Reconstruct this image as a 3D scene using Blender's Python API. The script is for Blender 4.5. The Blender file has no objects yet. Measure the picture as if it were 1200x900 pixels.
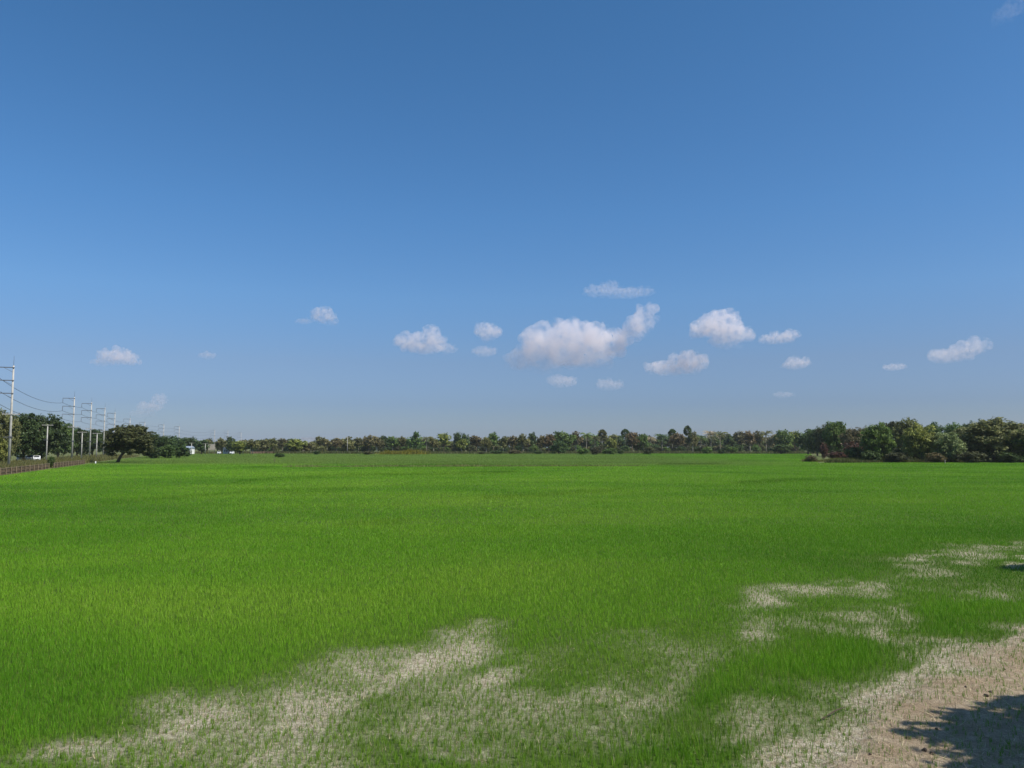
import bpy, bmesh, math, random
import numpy as np
from mathutils import Vector, Matrix

# ------------------------------------------------------------------ basics
random.seed(7)
RNG = np.random.default_rng(7)
scene = bpy.context.scene
COL = bpy.data.collections.new("place")
scene.collection.children.link(COL)

F = 924.0            # focal length in photo pixels (1200 wide)
CH = 4.2             # eye height
PITCH = math.atan2(73.0, F)
SUN_AZ, SUN_EL = math.radians(116.0), math.radians(50.0)   # clockwise from +Y

def ray(px, py):
    cx, cy = (px - 600.0) / F, (450.0 - py) / F
    c, s = math.cos(PITCH), math.sin(PITCH)
    return cx, c - cy * s, s + cy * c          # x, y(forward), z

def ground(px, py):
    x, y, z = ray(px, py)
    t = -CH / z
    return x * t, y * t

def at(px, py, d):
    x, y, z = ray(px, py)
    t = d / y
    return x * t, d, CH + z * t

def project(X, Y, Z=0.0):
    c, s = math.cos(PITCH), math.sin(PITCH)
    yy = Y * c + (Z - CH) * s
    zz = -Y * s + (Z - CH) * c
    yy = np.maximum(yy, 0.01)
    return 600.0 + F * X / yy, 450.0 - F * zz / yy

def smooth(a, b, x):
    t = np.clip((x - a) / (b - a), 0, 1)
    return t * t * (3 - 2 * t)

_tabs = {}
def vn(x, y, sc, seed):
    """value noise 0..1"""
    if seed not in _tabs:
        _tabs[seed] = np.random.default_rng(1000 + seed).random((256, 256))
    t = _tabs[seed]
    x = np.asarray(x) / sc; y = np.asarray(y) / sc
    xi = np.floor(x).astype(int); yi = np.floor(y).astype(int)
    fx = x - xi; fy = y - yi
    fx = fx * fx * (3 - 2 * fx); fy = fy * fy * (3 - 2 * fy)
    a = t[xi & 255, yi & 255]; b = t[(xi + 1) & 255, yi & 255]
    c = t[xi & 255, (yi + 1) & 255]; d = t[(xi + 1) & 255, (yi + 1) & 255]
    return (a * (1 - fx) + b * fx) * (1 - fy) + (c * (1 - fx) + d * fx) * fy

def fbm(x, y, sc, seed, octv=3):
    v = 0; a = 1; tot = 0
    for k in range(octv):
        v = v + a * vn(x, y, sc / 2 ** k, seed * 10 + k); tot += a; a *= 0.55
    return v / tot

def link(o, parent=None):
    COL.objects.link(o)
    if parent is not None:
        o.parent = parent
    return o

def mesh_from(name, verts, faces, mat=None, smooth_shade=False):
    me = bpy.data.meshes.new(name)
    me.from_pydata([tuple(v) for v in verts], [], [tuple(f) for f in faces])
    if mat: me.materials.append(mat)
    if smooth_shade:
        me.polygons.foreach_set("use_smooth", [True] * len(me.polygons))
    me.update()
    return me

def mesh_np(name, verts, counts, loops, mat):
    """verts (n,3), counts per polygon, flat loop vertex indices"""
    me = bpy.data.meshes.new(name)
    me.vertices.add(len(verts)); me.vertices.foreach_set("co", np.ascontiguousarray(verts, dtype=np.float32).ravel())
    me.loops.add(len(loops)); me.loops.foreach_set("vertex_index", loops.astype(np.int32))
    me.polygons.add(len(counts))
    st = np.concatenate([[0], np.cumsum(counts)[:-1]]).astype(np.int32)
    me.polygons.foreach_set("loop_start", st)
    if mat: me.materials.append(mat)
    me.update(calc_edges=True)
    return me

def set_attr(me, name, data, kind="FLOAT", domain="POINT"):
    a = me.attributes.new(name, kind, domain)
    if kind == "FLOAT":
        a.data.foreach_set("value", np.asarray(data, dtype=np.float32).ravel())
    else:
        d = np.asarray(data, dtype=np.float32)
        if d.shape[1] == 3: d = np.concatenate([d, np.ones((len(d), 1), np.float32)], 1)
        a.data.foreach_set("color", d.ravel())

def tag(o, label=None, cat=None, group=None, kind=None):
    if label: o["label"] = label
    if cat: o["category"] = cat
    if group: o["group"] = group
    if kind: o["kind"] = kind
    return o

def empty(name, loc, label, cat, group=None, rz=0.0, scale=(1, 1, 1)):
    o = bpy.data.objects.new(name, None)
    o.empty_display_size = 0.2
    o.location = loc; o.rotation_euler = (0, 0, rz); o.scale = scale
    return tag(link(o), label, cat, group)

def part(name, me, parent, color=None):
    o = bpy.data.objects.new(name, me)
    if color is not None: o.color = (*color, 1.0)
    return link(o, parent)

# ------------------------------------------------------------------ materials
def new_mat(name):
    m = bpy.data.materials.new(name); m.use_nodes = True
    nt = m.node_tree; nt.nodes.clear()
    out = nt.nodes.new("ShaderNodeOutputMaterial")
    return m, nt, out

def N(nt, t, **kw):
    n = nt.nodes.new(t)
    for k, v in kw.items():
        if hasattr(n, k): setattr(n, k, v)
        else: n.inputs[k.replace("_", " ")].default_value = v
    return n

def solid(name, col, rough=0.7, noise=0.25, nscale=4.0, metal=0.0, spec=0.3, bump=0.0):
    m, nt, out = new_mat(name)
    b = N(nt, "ShaderNodeBsdfPrincipled"); b.inputs["Roughness"].default_value = rough
    b.inputs["Metallic"].default_value = metal; b.inputs["Specular IOR Level"].default_value = spec
    tc = N(nt, "ShaderNodeTexCoord"); no = N(nt, "ShaderNodeTexNoise")
    no.inputs["Scale"].default_value = nscale; no.inputs["Detail"].default_value = 5
    nt.links.new(tc.outputs["Object"], no.inputs["Vector"])
    ra = N(nt, "ShaderNodeMapRange")
    ra.inputs[1].default_value = 0.3; ra.inputs[2].default_value = 0.7
    ra.inputs[3].default_value = 1 - noise; ra.inputs[4].default_value = 1 + noise * 0.6
    nt.links.new(no.outputs["Fac"], ra.inputs[0])
    mx = N(nt, "ShaderNodeVectorMath", operation="SCALE"); mx.inputs[0].default_value = col
    nt.links.new(ra.outputs[0], mx.inputs["Scale"])
    nt.links.new(mx.outputs[0], b.inputs["Base Color"])
    if bump:
        bp = N(nt, "ShaderNodeBump"); bp.inputs["Strength"].default_value = bump
        nt.links.new(no.outputs["Fac"], bp.inputs["Height"]); nt.links.new(bp.outputs[0], b.inputs["Normal"])
    nt.links.new(b.outputs[0], out.inputs["Surface"])
    return m

def leaf_mat(name, transl=0.35, attr="shade", vary=0.55, rough=0.55):
    """leaf colour = the object's own colour, varied leaf by leaf"""
    m, nt, out = new_mat(name)
    oi = N(nt, "ShaderNodeObjectInfo")
    at_ = N(nt, "ShaderNodeAttribute", attribute_name=attr)
    ra = N(nt, "ShaderNodeMapRange"); ra.inputs[3].default_value = 1 - vary; ra.inputs[4].default_value = 1 + vary
    nt.links.new(at_.outputs["Fac"], ra.inputs[0])
    mx = N(nt, "ShaderNodeVectorMath", operation="SCALE")
    nt.links.new(oi.outputs["Color"], mx.inputs[0]); nt.links.new(ra.outputs[0], mx.inputs["Scale"])
    # a share of leaves leans towards yellow
    hs = N(nt, "ShaderNodeHueSaturation")
    r2 = N(nt, "ShaderNodeMapRange"); r2.inputs[3].default_value = 0.515; r2.inputs[4].default_value = 0.475
    nt.links.new(at_.outputs["Fac"], r2.inputs[0]); nt.links.new(r2.outputs[0], hs.inputs["Hue"])
    nt.links.new(mx.outputs[0], hs.inputs["Color"])
    b = N(nt, "ShaderNodeBsdfPrincipled"); b.inputs["Roughness"].default_value = rough
    b.inputs["Specular IOR Level"].default_value = 0.25
    tr = N(nt, "ShaderNodeBsdfTranslucent")
    nt.links.new(hs.outputs[0], b.inputs["Base Color"]); nt.links.new(hs.outputs[0], tr.inputs["Color"])
    ms = N(nt, "ShaderNodeMixShader"); ms.inputs[0].default_value = transl
    nt.links.new(b.outputs[0], ms.inputs[1]); nt.links.new(tr.outputs[0], ms.inputs[2])
    nt.links.new(ms.outputs[0], out.inputs["Surface"])
    return m

def blade_mat(name, transl=0.4, rough=0.5, spec=0.2):
    m, nt, out = new_mat(name)
    a = N(nt, "ShaderNodeAttribute", attribute_name="col")
    b = N(nt, "ShaderNodeBsdfPrincipled"); b.inputs["Roughness"].default_value = rough
    b.inputs["Specular IOR Level"].default_value = spec
    tr = N(nt, "ShaderNodeBsdfTranslucent")
    nt.links.new(a.outputs["Color"], b.inputs["Base Color"]); nt.links.new(a.outputs["Color"], tr.inputs["Color"])
    ms = N(nt, "ShaderNodeMixShader"); ms.inputs[0].default_value = transl
    nt.links.new(b.outputs[0], ms.inputs[1]); nt.links.new(tr.outputs[0], ms.inputs[2])
    nt.links.new(ms.outputs[0], out.inputs["Surface"])
    return m

M_LEAF = leaf_mat("leaf")
M_BLADE = blade_mat("rice_blade")
M_STRAW = blade_mat("dry_straw", 0.15, 0.8, 0.1)
M_BARK = solid("bark", (0.13, 0.10, 0.075), 0.9, 0.4, 3.0, bump=0.4)
M_PALEBARK = solid("pale_bark", (0.32, 0.28, 0.22), 0.9, 0.3, 3.0, bump=0.3)
M_CONC = solid("pole_concrete", (0.42, 0.40, 0.36), 0.85, 0.22, 1.3)
M_STEEL = solid("galvanised_steel", (0.16, 0.16, 0.17), 0.55, 0.2, 5.0, metal=0.6)
M_INS = solid("insulator_glaze", (0.10, 0.085, 0.08), 0.3, 0.1, 8.0, spec=0.5)
M_WIRE = solid("wire", (0.06, 0.065, 0.075), 0.6, 0.1, 1.0)
M_WOOD = solid("weathered_wood", (0.12, 0.085, 0.05), 0.9, 0.4, 2.5)
M_PALEWOOD = solid("pale_wood", (0.19, 0.145, 0.09), 0.9, 0.35, 2.5)
M_WHITE = solid("white_paint", (0.78, 0.78, 0.77), 0.6, 0.1, 1.5)
M_CARPAINT = solid("white_car_paint", (0.78, 0.79, 0.80), 0.3, 0.05, 1.5, spec=0.5)
M_GLASS = solid("dark_window_glass", (0.03, 0.035, 0.04), 0.12, 0.1, 2.0, spec=0.6)
M_RUBBER = solid("rubber", (0.025, 0.025, 0.025), 0.8, 0.2, 6.0)
M_LAMP = solid("lamp_lens", (0.7, 0.7, 0.68), 0.2, 0.05, 3.0)
M_ROOFGREY = solid("grey_roof_sheet", (0.20, 0.22, 0.25), 0.7, 0.2, 0.8)
M_ROOFBLUE = solid("blue_grey_roof_sheet", (0.25, 0.30, 0.37), 0.6, 0.2, 0.8)
M_WALL = solid("white_render", (0.72, 0.71, 0.68), 0.85, 0.15, 0.8)
M_BOARD = solid("beige_board", (0.48, 0.42, 0.35), 0.8, 0.12, 0.6)
M_CLAY = solid("brown_clay_wall", (0.30, 0.19, 0.13), 0.9, 0.3, 0.7)
M_CLOD = solid("dark_clod", (0.06, 0.045, 0.033), 0.95, 0.4, 20.0)
M_TWIG = solid("twig_bark", (0.07, 0.05, 0.035), 0.9, 0.3, 20.0)

# ------------------------------------------------------------------ shape helpers
class MB:
    def __init__(s): s.v, s.f = [], []
    def add(s, v, f):
        k = len(s.v); s.v += [tuple(p) for p in v]; s.f += [tuple(i + k for i in q) for q in f]; return s
    def box(s, c, d, rz=0.0):
        x, y, z = d[0] / 2, d[1] / 2, d[2] / 2
        R = Matrix.Rotation(rz, 3, 'Z')
        v = [R @ Vector((sx * x, sy * y, sz * z)) + Vector(c) for sz in (-1, 1) for sx, sy in ((-1, -1), (1, -1), (1, 1), (-1, 1))]
        return s.add(v, [(3, 2, 1, 0), (4, 5, 6, 7), (0, 1, 5, 4), (1, 2, 6, 5), (2, 3, 7, 6), (3, 0, 4, 7)])
    def tube(s, pts, rad, n=8, cap=True):
        pts = [Vector(p) for p in pts]
        if not hasattr(rad, "__len__"): rad = [rad] * len(pts)
        v, f = [], []
        for i, p in enumerate(pts):
            d = (pts[min(i + 1, len(pts) - 1)] - pts[max(i - 1, 0)]).normalized()
            a = d.cross(Vector((0, 1, 0)) if abs(d.y) < 0.9 else Vector((1, 0, 0))).normalized(); b = d.cross(a)
            for k in range(n):
                t = 2 * math.pi * k / n
                v.append(p + rad[i] * (math.cos(t) * a + math.sin(t) * b))
        for i in range(len(pts) - 1):
            for k in range(n):
                f.append((i * n + k, i * n + (k + 1) % n, (i + 1) * n + (k + 1) % n, (i + 1) * n + k))
        if cap:
            f.append(tuple(range(n))[::-1]); f.append(tuple(range((len(pts) - 1) * n, len(pts) * n)))
        return s.add(v, f)
    def prism(s, prof, axis, a, b):
        """profile in the two other axes extruded along axis from a to b"""
        n = len(prof)
        def P(u, w, t): return {'x': (t, u, w), 'y': (u, t, w), 'z': (u, w, t)}[axis]
        v = [P(u, w, a) for u, w in prof] + [P(u, w, b) for u, w in prof]
        f = [tuple(range(n))[::-1], tuple(range(n, 2 * n))] + [(i, (i + 1) % n, n + (i + 1) % n, n + i) for i in range(n)]
        return s.add(v, f)
    def mesh(s, name, mat, sm=False): return mesh_from(name, s.v, s.f, mat, sm)

# ------------------------------------------------------------------ camera, world, sun
cam = bpy.data.cameras.new("camera"); cam.sensor_width = 36.0; cam.lens = 36.0 * F / 1200.0
cam.clip_start = 0.1; cam.clip_end = 40000
co = bpy.data.objects.new("camera", cam); COL.objects.link(co)
co.location = (0, 0, CH); co.rotation_euler = (math.pi / 2 + PITCH, 0, 0)
scene.camera = co

w = bpy.data.worlds.new("World"); scene.world = w; w.use_nodes = True
nt = w.node_tree; nt.nodes.clear()
wo = nt.nodes.new("ShaderNodeOutputWorld"); bg = nt.nodes.new("ShaderNodeBackground")
sk = nt.nodes.new("ShaderNodeTexSky"); sk.sky_type = 'NISHITA'; sk.sun_disc = False
sk.sun_elevation = SUN_EL; sk.sun_rotation = SUN_AZ
sk.air_density = 1.0; sk.dust_density = 1.0; sk.ozone_density = 10.0; sk.altitude = 0
bg.inputs["Strength"].default_value = 0.085 * 1.25
hsv = nt.nodes.new("ShaderNodeHueSaturation"); hsv.inputs["Saturation"].default_value = 1.08
nt.links.new(sk.outputs[0], hsv.inputs["Color"]); tcw = nt.nodes.new("ShaderNodeTexCoord"); spw = nt.nodes.new("ShaderNodeSeparateXYZ"); nt.links.new(tcw.outputs["Generated"], spw.inputs[0])
crw = nt.nodes.new("ShaderNodeValToRGB"); nt.links.new(spw.outputs["Z"], crw.inputs[0]); el = crw.color_ramp.elements
STOPS = [(0.0, (1.24, 1.22, 1.45)), (.018, (1.02, 1.01, 1.18)), (.036, (.92, .89, 1.02)), (.052, (.88, .83, .96)), (.105, (1.08, .91, .92)), (.184, (1.20, 1.13, 1.08)), (.284, (1.13, 1.19, 1.14)), (.5, (1.0, 1.17, 1.10))]
while len(el) < len(STOPS): el.new(.5)
for e_, (p_, c_) in zip(el, STOPS): e_.position = p_; e_.color = (c_[0] / 1.25, c_[1] / 1.25, c_[2] / 1.25, 1)
mxw = nt.nodes.new("ShaderNodeMix"); mxw.data_type = 'RGBA'; mxw.blend_type = 'MULTIPLY'; mxw.inputs[0].default_value = 1.0
nt.links.new(hsv.outputs[0], mxw.inputs[6]); nt.links.new(crw.outputs[0], mxw.inputs[7]); nt.links.new(mxw.outputs[2], bg.inputs[0]); nt.links.new(bg.outputs[0], wo.inputs[0])

sun = bpy.data.lights.new("sun", 'SUN'); sun.energy = 4.3; sun.angle = math.radians(0.53); sun.color = (1.0, 0.95, 0.87)
so = bpy.data.objects.new("sun", sun); COL.objects.link(so)
sd = Vector((math.sin(SUN_AZ) * math.cos(SUN_EL), math.cos(SUN_AZ) * math.cos(SUN_EL), math.sin(SUN_EL)))
so.rotation_euler = sd.to_track_quat('Z', 'Y').to_euler(); so.location = (60, -40, 80)

vs = scene.view_settings
scene.display_settings.display_device = 'sRGB'
vs.view_transform = 'Standard'; vs.look = 'None'; vs.gamma = 1.0; vs.exposure = 0.42; vs.use_curve_mapping = False
cy = scene.cycles
cy.use_denoising = True
try: cy.denoiser = 'OPENIMAGEDENOISE'
except Exception: pass
cy.max_bounces = 6; cy.diffuse_bounces = 3; cy.glossy_bounces = 2; cy.transmission_bounces = 3
cy.transparent_max_bounces = 8; cy.volume_bounces = 4; cy.sample_clamp_indirect = 4.0
cy.use_adaptive_sampling = True; cy.adaptive_threshold = 0.015

# ------------------------------------------------------------------ the field: where rice grows and where soil shows
FENCE_A, FENCE_E = ground(0, 557.0), ground(118, 541.2)
_fb = (FENCE_E[0] - FENCE_A[0]) / (FENCE_E[1] - FENCE_A[1])
def fence_x(y): return FENCE_A[0] + _fb * (y - FENCE_A[1])

THIN = [  # px, py, rx, ry, tilt(deg), strength
    (110, 888, 110, 26, -8, .72), (250, 850, 130, 34, -12, .85), (395, 812, 130, 40, -14, 1.0), (500, 778, 95, 26, -14, .95),
    (590, 797, 62, 14, -18, .95), (545, 748, 70, 9, -8, .8), (470, 862, 130, 26, -8, .62), (330, 885, 150, 22, -4, .6),
    (690, 815, 80, 15, -14, .82), (770, 808, 76, 15, -14, .80), (830, 792, 34, 9, -10, .62), (650, 768, 60, 26, -10, .5),
    (750, 742, 80, 14, -8, .42), (890, 742, 44, 10, -6, .75), (905, 765, 26, 8, 0, .8), (610, 842, 60, 14, -10, .5), (520, 885, 60, 14, -10, .6),
    (870, 852, 46, 13, -14, 1.0), (890, 872, 40, 14, -14, 1.0), (925, 697, 74, 11, -6, .85), (1000, 722, 54, 12, -10, .85),
    (1068, 719, 32, 8, -6, 1.05), (1035, 736, 38, 13, 18, 1.05), (1062, 754, 40, 14, 0, 1.0), (1120, 748, 60, 14, -10, .95), (1110, 653, 95, 9, -4, .80),
    (1180, 640, 50, 6, -3, .7), (1090, 672, 50, 10, 0, .72), (1165, 697, 42, 8, -6, 1.0), (1190, 664, 26, 5, 0, 1.0), (1010, 690, 66, 9, -4, .68),
    (205, 627, 52, 2.6, 2, .3), (25, 643, 22, 3, 0, .25),
]
DENSE = [(965, 774, 92, 22, -5, 1.0), (1140, 716, 75, 15, -6, 1.0), (860, 808, 60, 14, -20, .7), (800, 880, 80, 20, -10, .5)]
THIN_LINE = [(-200, 960), (0, 905), (90, 868), (240, 806), (400, 764), (540, 738), (700, 730), (850, 702), (950, 680), (1100, 648), (1200, 632), (1350, 612)]
BANK_OUT = [(1260, 712), (1200, 738), (1120, 764), (1062, 800), (985, 838), (900, 862), (840, 900), (760, 960)]
BANK_IN = [(1260, 728), (1200, 752), (1115, 798), (1062, 836), (1005, 880), (975, 905), (930, 960)]
def line_dist(pts, px, py):
    """py minus the line's py at that px (positive = below the line, on the bank side)"""
    q = sorted(pts); xs = np.array([p[0] for p in q], float); ys = np.array([p[1] for p in q], float)
    return py - np.interp(px, xs, ys, left=1e4, right=ys[-1])
def ell(px, py, e):
    t = math.radians(e[4]); c, s = math.cos(t), math.sin(t)
    u = ((px - e[0]) * c + (py - e[1]) * s) / e[2]; v = (-(px - e[0]) * s + (py - e[1]) * c) / e[3]
    return np.exp(-.8 * (u * u + v * v))

def field_maps(X, Y):
    """thin (0 dense rice .. 1 bare), bank (0..1), wet"""
    px, py = project(X, Y)
    # ragged outlines
    wob = np.minimum(260.0 / np.maximum(Y, 4.0), 26.0)
    px2 = px + wob * 2.6 * (fbm(X, Y, 1.9, 31, 4) - .5) * 2; py2 = py + wob * 1.7 * (fbm(X, Y, 1.5, 32, 4) - .5) * 2
    thin = np.zeros_like(X)
    for e in THIN: thin = np.maximum(thin, .93 * e[5] * ell(px2, py2, e))
    zone = smooth(-50, 95, line_dist(THIN_LINE, px2, py2))
    thin = np.maximum(thin, zone * (.46 + .50 * (fbm(X + .6 * Y, Y, 1.8, 34, 4) - .5)))
    for e in DENSE: thin = thin * (1 - 0.97 * e[5] * ell(px2, py2, e))
    dens_keep = np.zeros_like(X)
    for e in DENSE[:2]: dens_keep = np.maximum(dens_keep, ell(px2, py2, e))
    o_ = line_dist(BANK_OUT, px2, py2); i_ = line_dist(BANK_IN, px2, py2)
    tr = smooth(-6, 6, o_) * (1 - smooth(.25, .6, dens_keep))
    bank = smooth(-50, 40, i_ + 22 * (fbm(X, Y, .6, 33) - .5))
    thin = np.maximum(thin, 0.86 * tr); thin = np.maximum(thin, bank * 1.15)
    bank = smooth(.1, .95, bank)
    near = Y < 90
    thin = np.where(near, thin, 0); bank = np.where(near, bank, 0)
    back = smooth(7.5, 5.5, Y)                 # foot of the bank the camera stands above
    bank = np.maximum(bank, back); thin = np.maximum(thin, back)
    wet = np.maximum(ell(px2, py2, (205, 627, 60, 3.5, 2)), ell(px2, py2, (25, 643, 26, 4, 0)))
    return thin, bank, wet

def bare_map(x, y, thin, bank):
    """how bare: 0 closed rice .. 1 soil, broken up into tufts and gaps"""
    f1 = np.clip((fbm(x + .5 * y, y * .8, 1.3, 61, 3) - .5) * 2.6 + .5, 0, 1)
    f2 = np.clip((fbm(x, y, .34, 62, 2) - .5) * 2.4 + .5, 0, 1)
    b = thin * (.62 + .42 * f1 + .22 * f2)
    b = np.where(bank > .5, np.maximum(b, .95 + .3 * f2), b)
    return np.clip(np.interp(b, [0, .05, .2, .45, .7, .9, 1.1, 1.4], [0, .02, .25, .49, .64, .75, .85, .95]), 0, np.where(bank > .5, .9935, .96))

def in_field(X, Y):
    ok = X > fence_x(Y) + 0.9
    edge_r = 203 + 4 * np.sin(X * 0.07)
    cx = (943 - 600) / F * 205
    ok &= ~((X > cx + 3 + (Y - 205) * 0.37) & (Y > edge_r))
    ok &= Y < 452 + 6 * np.sin(X * 0.03)
    # the left far corner: rough ground before the houses
    return ok

# ------------------------------------------------------------------ ground sheet
def axis(lo, hi, flo, fhi, step, grow=1.09):
    a = list(np.arange(flo, fhi + 1e-6, step))
    s = step
    while a[-1] < hi: s *= grow; a.append(min(a[-1] + s, hi))
    s = step
    while a[0] > lo: s *= grow; a.insert(0, max(a[0] - s, lo))
    return np.array(a)
GX = axis(-2400, 2400, -22, 26, 0.2); GY = axis(-500, 2400, 5, 36, 0.2)
gx, gy = np.meshgrid(GX, GY); nx, ny = len(GX), len(GY)
X = gx.ravel(); Y = gy.ravel()
thin, bank, wet = field_maps(X, Y)
fld = in_field(X, Y).astype(float)
Z = 0.05 * (fbm(X, Y, 1.2, 41) - .5) * (np.abs(X) < 40) * (Y < 60) + 0.09 * bank * (Y > 5) - 0.03
Z = Z + 0.03
idx = np.arange(nx * ny).reshape(ny, nx)
quads = np.stack([idx[:-1, :-1], idx[:-1, 1:], idx[1:, 1:], idx[1:, :-1]], -1).reshape(-1, 4)

m, nt, out = new_mat("soil_and_field")
b = N(nt, "ShaderNodeBsdfPrincipled"); b.inputs["Roughness"].default_value = 0.95; b.inputs["Specular IOR Level"].default_value = 0.1
geo = N(nt, "ShaderNodeNewGeometry")
A = lambda n: N(nt, "ShaderNodeAttribute", attribute_name=n).outputs["Fac"]
def noise(scale, detail=6, rough=0.6):
    n = N(nt, "ShaderNodeTexNoise"); n.inputs["Scale"].default_value = scale; n.inputs["Detail"].default_value = detail
    n.inputs["Roughness"].default_value = rough; nt.links.new(geo.outputs["Position"], n.inputs["Vector"]); return n.outputs["Fac"]
def ramp(fac, a, bcol, lo=0.35, hi=0.65):
    r = N(nt, "ShaderNodeValToRGB"); r.color_ramp.elements[0].position = lo; r.color_ramp.elements[1].position = hi
    r.color_ramp.elements[0].color = (*a, 1); r.color_ramp.elements[1].color = (*bcol, 1); nt.links.new(fac, r.inputs[0]); return r.outputs[0]
def mix(fac, a, c, mode='MIX'):
    n = N(nt, "ShaderNodeMix", data_type='RGBA', blend_type=mode)
    if isinstance(fac, float): n.inputs[0].default_value = fac
    else: nt.links.new(fac, n.inputs[0])
    for s_, v in ((6, a), (7, c)):
        if isinstance(v, tuple): n.inputs[s_].default_value = (*v, 1)
        else: nt.links.new(v, n.inputs[s_])
    return n.outputs[2]
n1 = noise(1.3); n2 = noise(7.0, 8, .68); n3 = noise(45.0, 4, .7)
pale = ramp(n2, (0.30, 0.235, 0.14), (0.82, 0.74, 0.58), .3, .7)
brown = ramp(n2, (0.28, 0.205, 0.130), (0.50, 0.38, 0.255), .3, .7)
brown = mix(ramp(n1, (0, 0, 0), (1, 1, 1), .4, .62), brown, mix(0.35, brown, pale))
soil = mix(A("bank"), pale, brown)
vo = N(nt, "ShaderNodeTexVoronoi", feature='DISTANCE_TO_EDGE'); vo.inputs["Scale"].default_value = 8.0
wv = N(nt, "ShaderNodeMixRGB"); wv.blend_type = 'ADD'; wv.inputs[0].default_value = 0.12
nt.links.new(geo.outputs["Position"], wv.inputs[1])
nzc = N(nt, "ShaderNodeTexNoise"); nzc.inputs["Scale"].default_value = 6; nt.links.new(geo.outputs["Position"], nzc.inputs["Vector"])
nt.links.new(nzc.outputs["Color"], wv.inputs[2]); nt.links.new(wv.outputs[0], vo.inputs["Vector"])
crack = N(nt, "ShaderNodeMapRange"); crack.inputs[1].default_value = 0.02; crack.inputs[2].default_value = 0.07
nt.links.new(vo.outputs["Distance"], crack.inputs[0])
inv = N(nt, "ShaderNodeMath", operation='SUBTRACT'); inv.inputs[0].default_value = 1; nt.links.new(A("bank"), inv.inputs[1])
cm = N(nt, "ShaderNodeMath", operation='MULTIPLY_ADD')   # crack only off the bank
sub = N(nt, "ShaderNodeMath", operation='SUBTRACT'); nt.links.new(crack.outputs[0], sub.inputs[0]); sub.inputs[1].default_value = 1.0
nt.links.new(sub.outputs[0], cm.inputs[0]); nt.links.new(inv.outputs[0], cm.inputs[1]); cm.inputs[2].default_value = 1.0
soil = mix(ramp(n3, (0, 0, 0), (1, 1, 1), .35, .6), mix(0.7, soil, (0.15, 0.115, 0.07)), soil)  # fine dark mottling: cracks and small shadows put into the soil colour
soil = mix(cm.outputs[0], mix(0.5, soil, (0.06, 0.045, 0.03)), soil)
soil = mix(A("wet"), soil, (0.16, 0.15, 0.11))
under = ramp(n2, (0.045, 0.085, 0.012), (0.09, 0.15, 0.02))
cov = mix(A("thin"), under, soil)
dry = ramp(noise(0.05), (0.10, 0.115, 0.04), (0.17, 0.15, 0.075))
dry = mix(ramp(noise(0.9), (0, 0, 0), (1, 1, 1), .35, .65), dry, (0.10, 0.125, 0.04))
fin = mix(A("field"), dry, cov)
nt.links.new(fin, b.inputs["Base Color"])
bp = N(nt, "ShaderNodeBump"); bp.inputs["Strength"].default_value = 0.8; bp.inputs["Distance"].default_value = 0.05
bm_ = N(nt, "ShaderNodeMath", operation='ADD'); nt.links.new(n2, bm_.inputs[0]); nt.links.new(n3, bm_.inputs[1])
nt.links.new(bm_.outputs[0], bp.inputs["Height"]); nt.links.new(bp.outputs[0], b.inputs["Normal"])
nt.links.new(b.outputs[0], out.inputs["Surface"])
M_GROUND = m
me = mesh_np("ground", np.stack([X, Y, Z], 1), np.full(len(quads), 4), quads.ravel(), M_GROUND)
set_attr(me, "thin", smooth(.25, .85, bare_map(X, Y, thin, bank))); set_attr(me, "bank", np.clip(bank, 0, 1)); set_attr(me, "field", fld); set_attr(me, "wet", np.clip(wet, 0, 1))
g = link(bpy.data.objects.new("ground", me)); tag(g, kind="structure")

def zground(x, y):
    th, bk, _ = field_maps(x, y)
    return 0.05 * (fbm(x, y, 1.2, 41) - .5) * (np.abs(x) < 40) * (y < 60) + 0.09 * bk * (y > 5)

# ------------------------------------------------------------------ blades
def blades(name, x, y, z, h, wd, col, lean, mat, segs, rng, dist=None):
    """curved tapering blades; segs 1 = one triangle, 2 = quad + triangle"""
    n = len(x)
    th = rng.random(n) * 2 * np.pi
    ax, ay = np.cos(th) * wd / 2, np.sin(th) * wd / 2
    ph = rng.random(n) * 2 * np.pi
    lx, ly = np.cos(ph) * lean * h, np.sin(ph) * lean * h
    if segs == 1:
        V = np.empty((n, 3, 3)); C = 3
        V[:, 0] = np.stack([x - ax, y - ay, z], 1); V[:, 1] = np.stack([x + ax, y + ay, z], 1)
        V[:, 2] = np.stack([x + lx, y + ly, z + h * np.sqrt(np.maximum(0.05, 1 - lean ** 2))], 1)
        loops = np.arange(n * 3); counts = np.full(n, 3)
    else:
        V = np.empty((n, 5, 3)); C = 5
        hz = h * np.sqrt(np.maximum(0.05, 1 - lean ** 2))
        V[:, 0] = np.stack([x - ax, y - ay, z], 1); V[:, 1] = np.stack([x + ax, y + ay, z], 1)
        V[:, 2] = np.stack([x + ax * .8 + lx * .32, y + ay * .8 + ly * .32, z + hz * .6], 1)
        V[:, 3] = np.stack([x - ax * .8 + lx * .32, y - ay * .8 + ly * .32, z + hz * .6], 1)
        V[:, 4] = np.stack([x + lx, y + ly, z + hz], 1)
        base = (np.arange(n) * 5)[:, None]
        loops = (base + np.array([[0, 1, 2, 3, 3, 2, 4]])).ravel(); counts = np.tile([4, 3], n)
    me = mesh_np(name, V.reshape(-1, 3), counts, loops, mat)
    set_attr(me, "col", np.repeat(col, C, axis=0), "FLOAT_COLOR")
    return me

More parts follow.
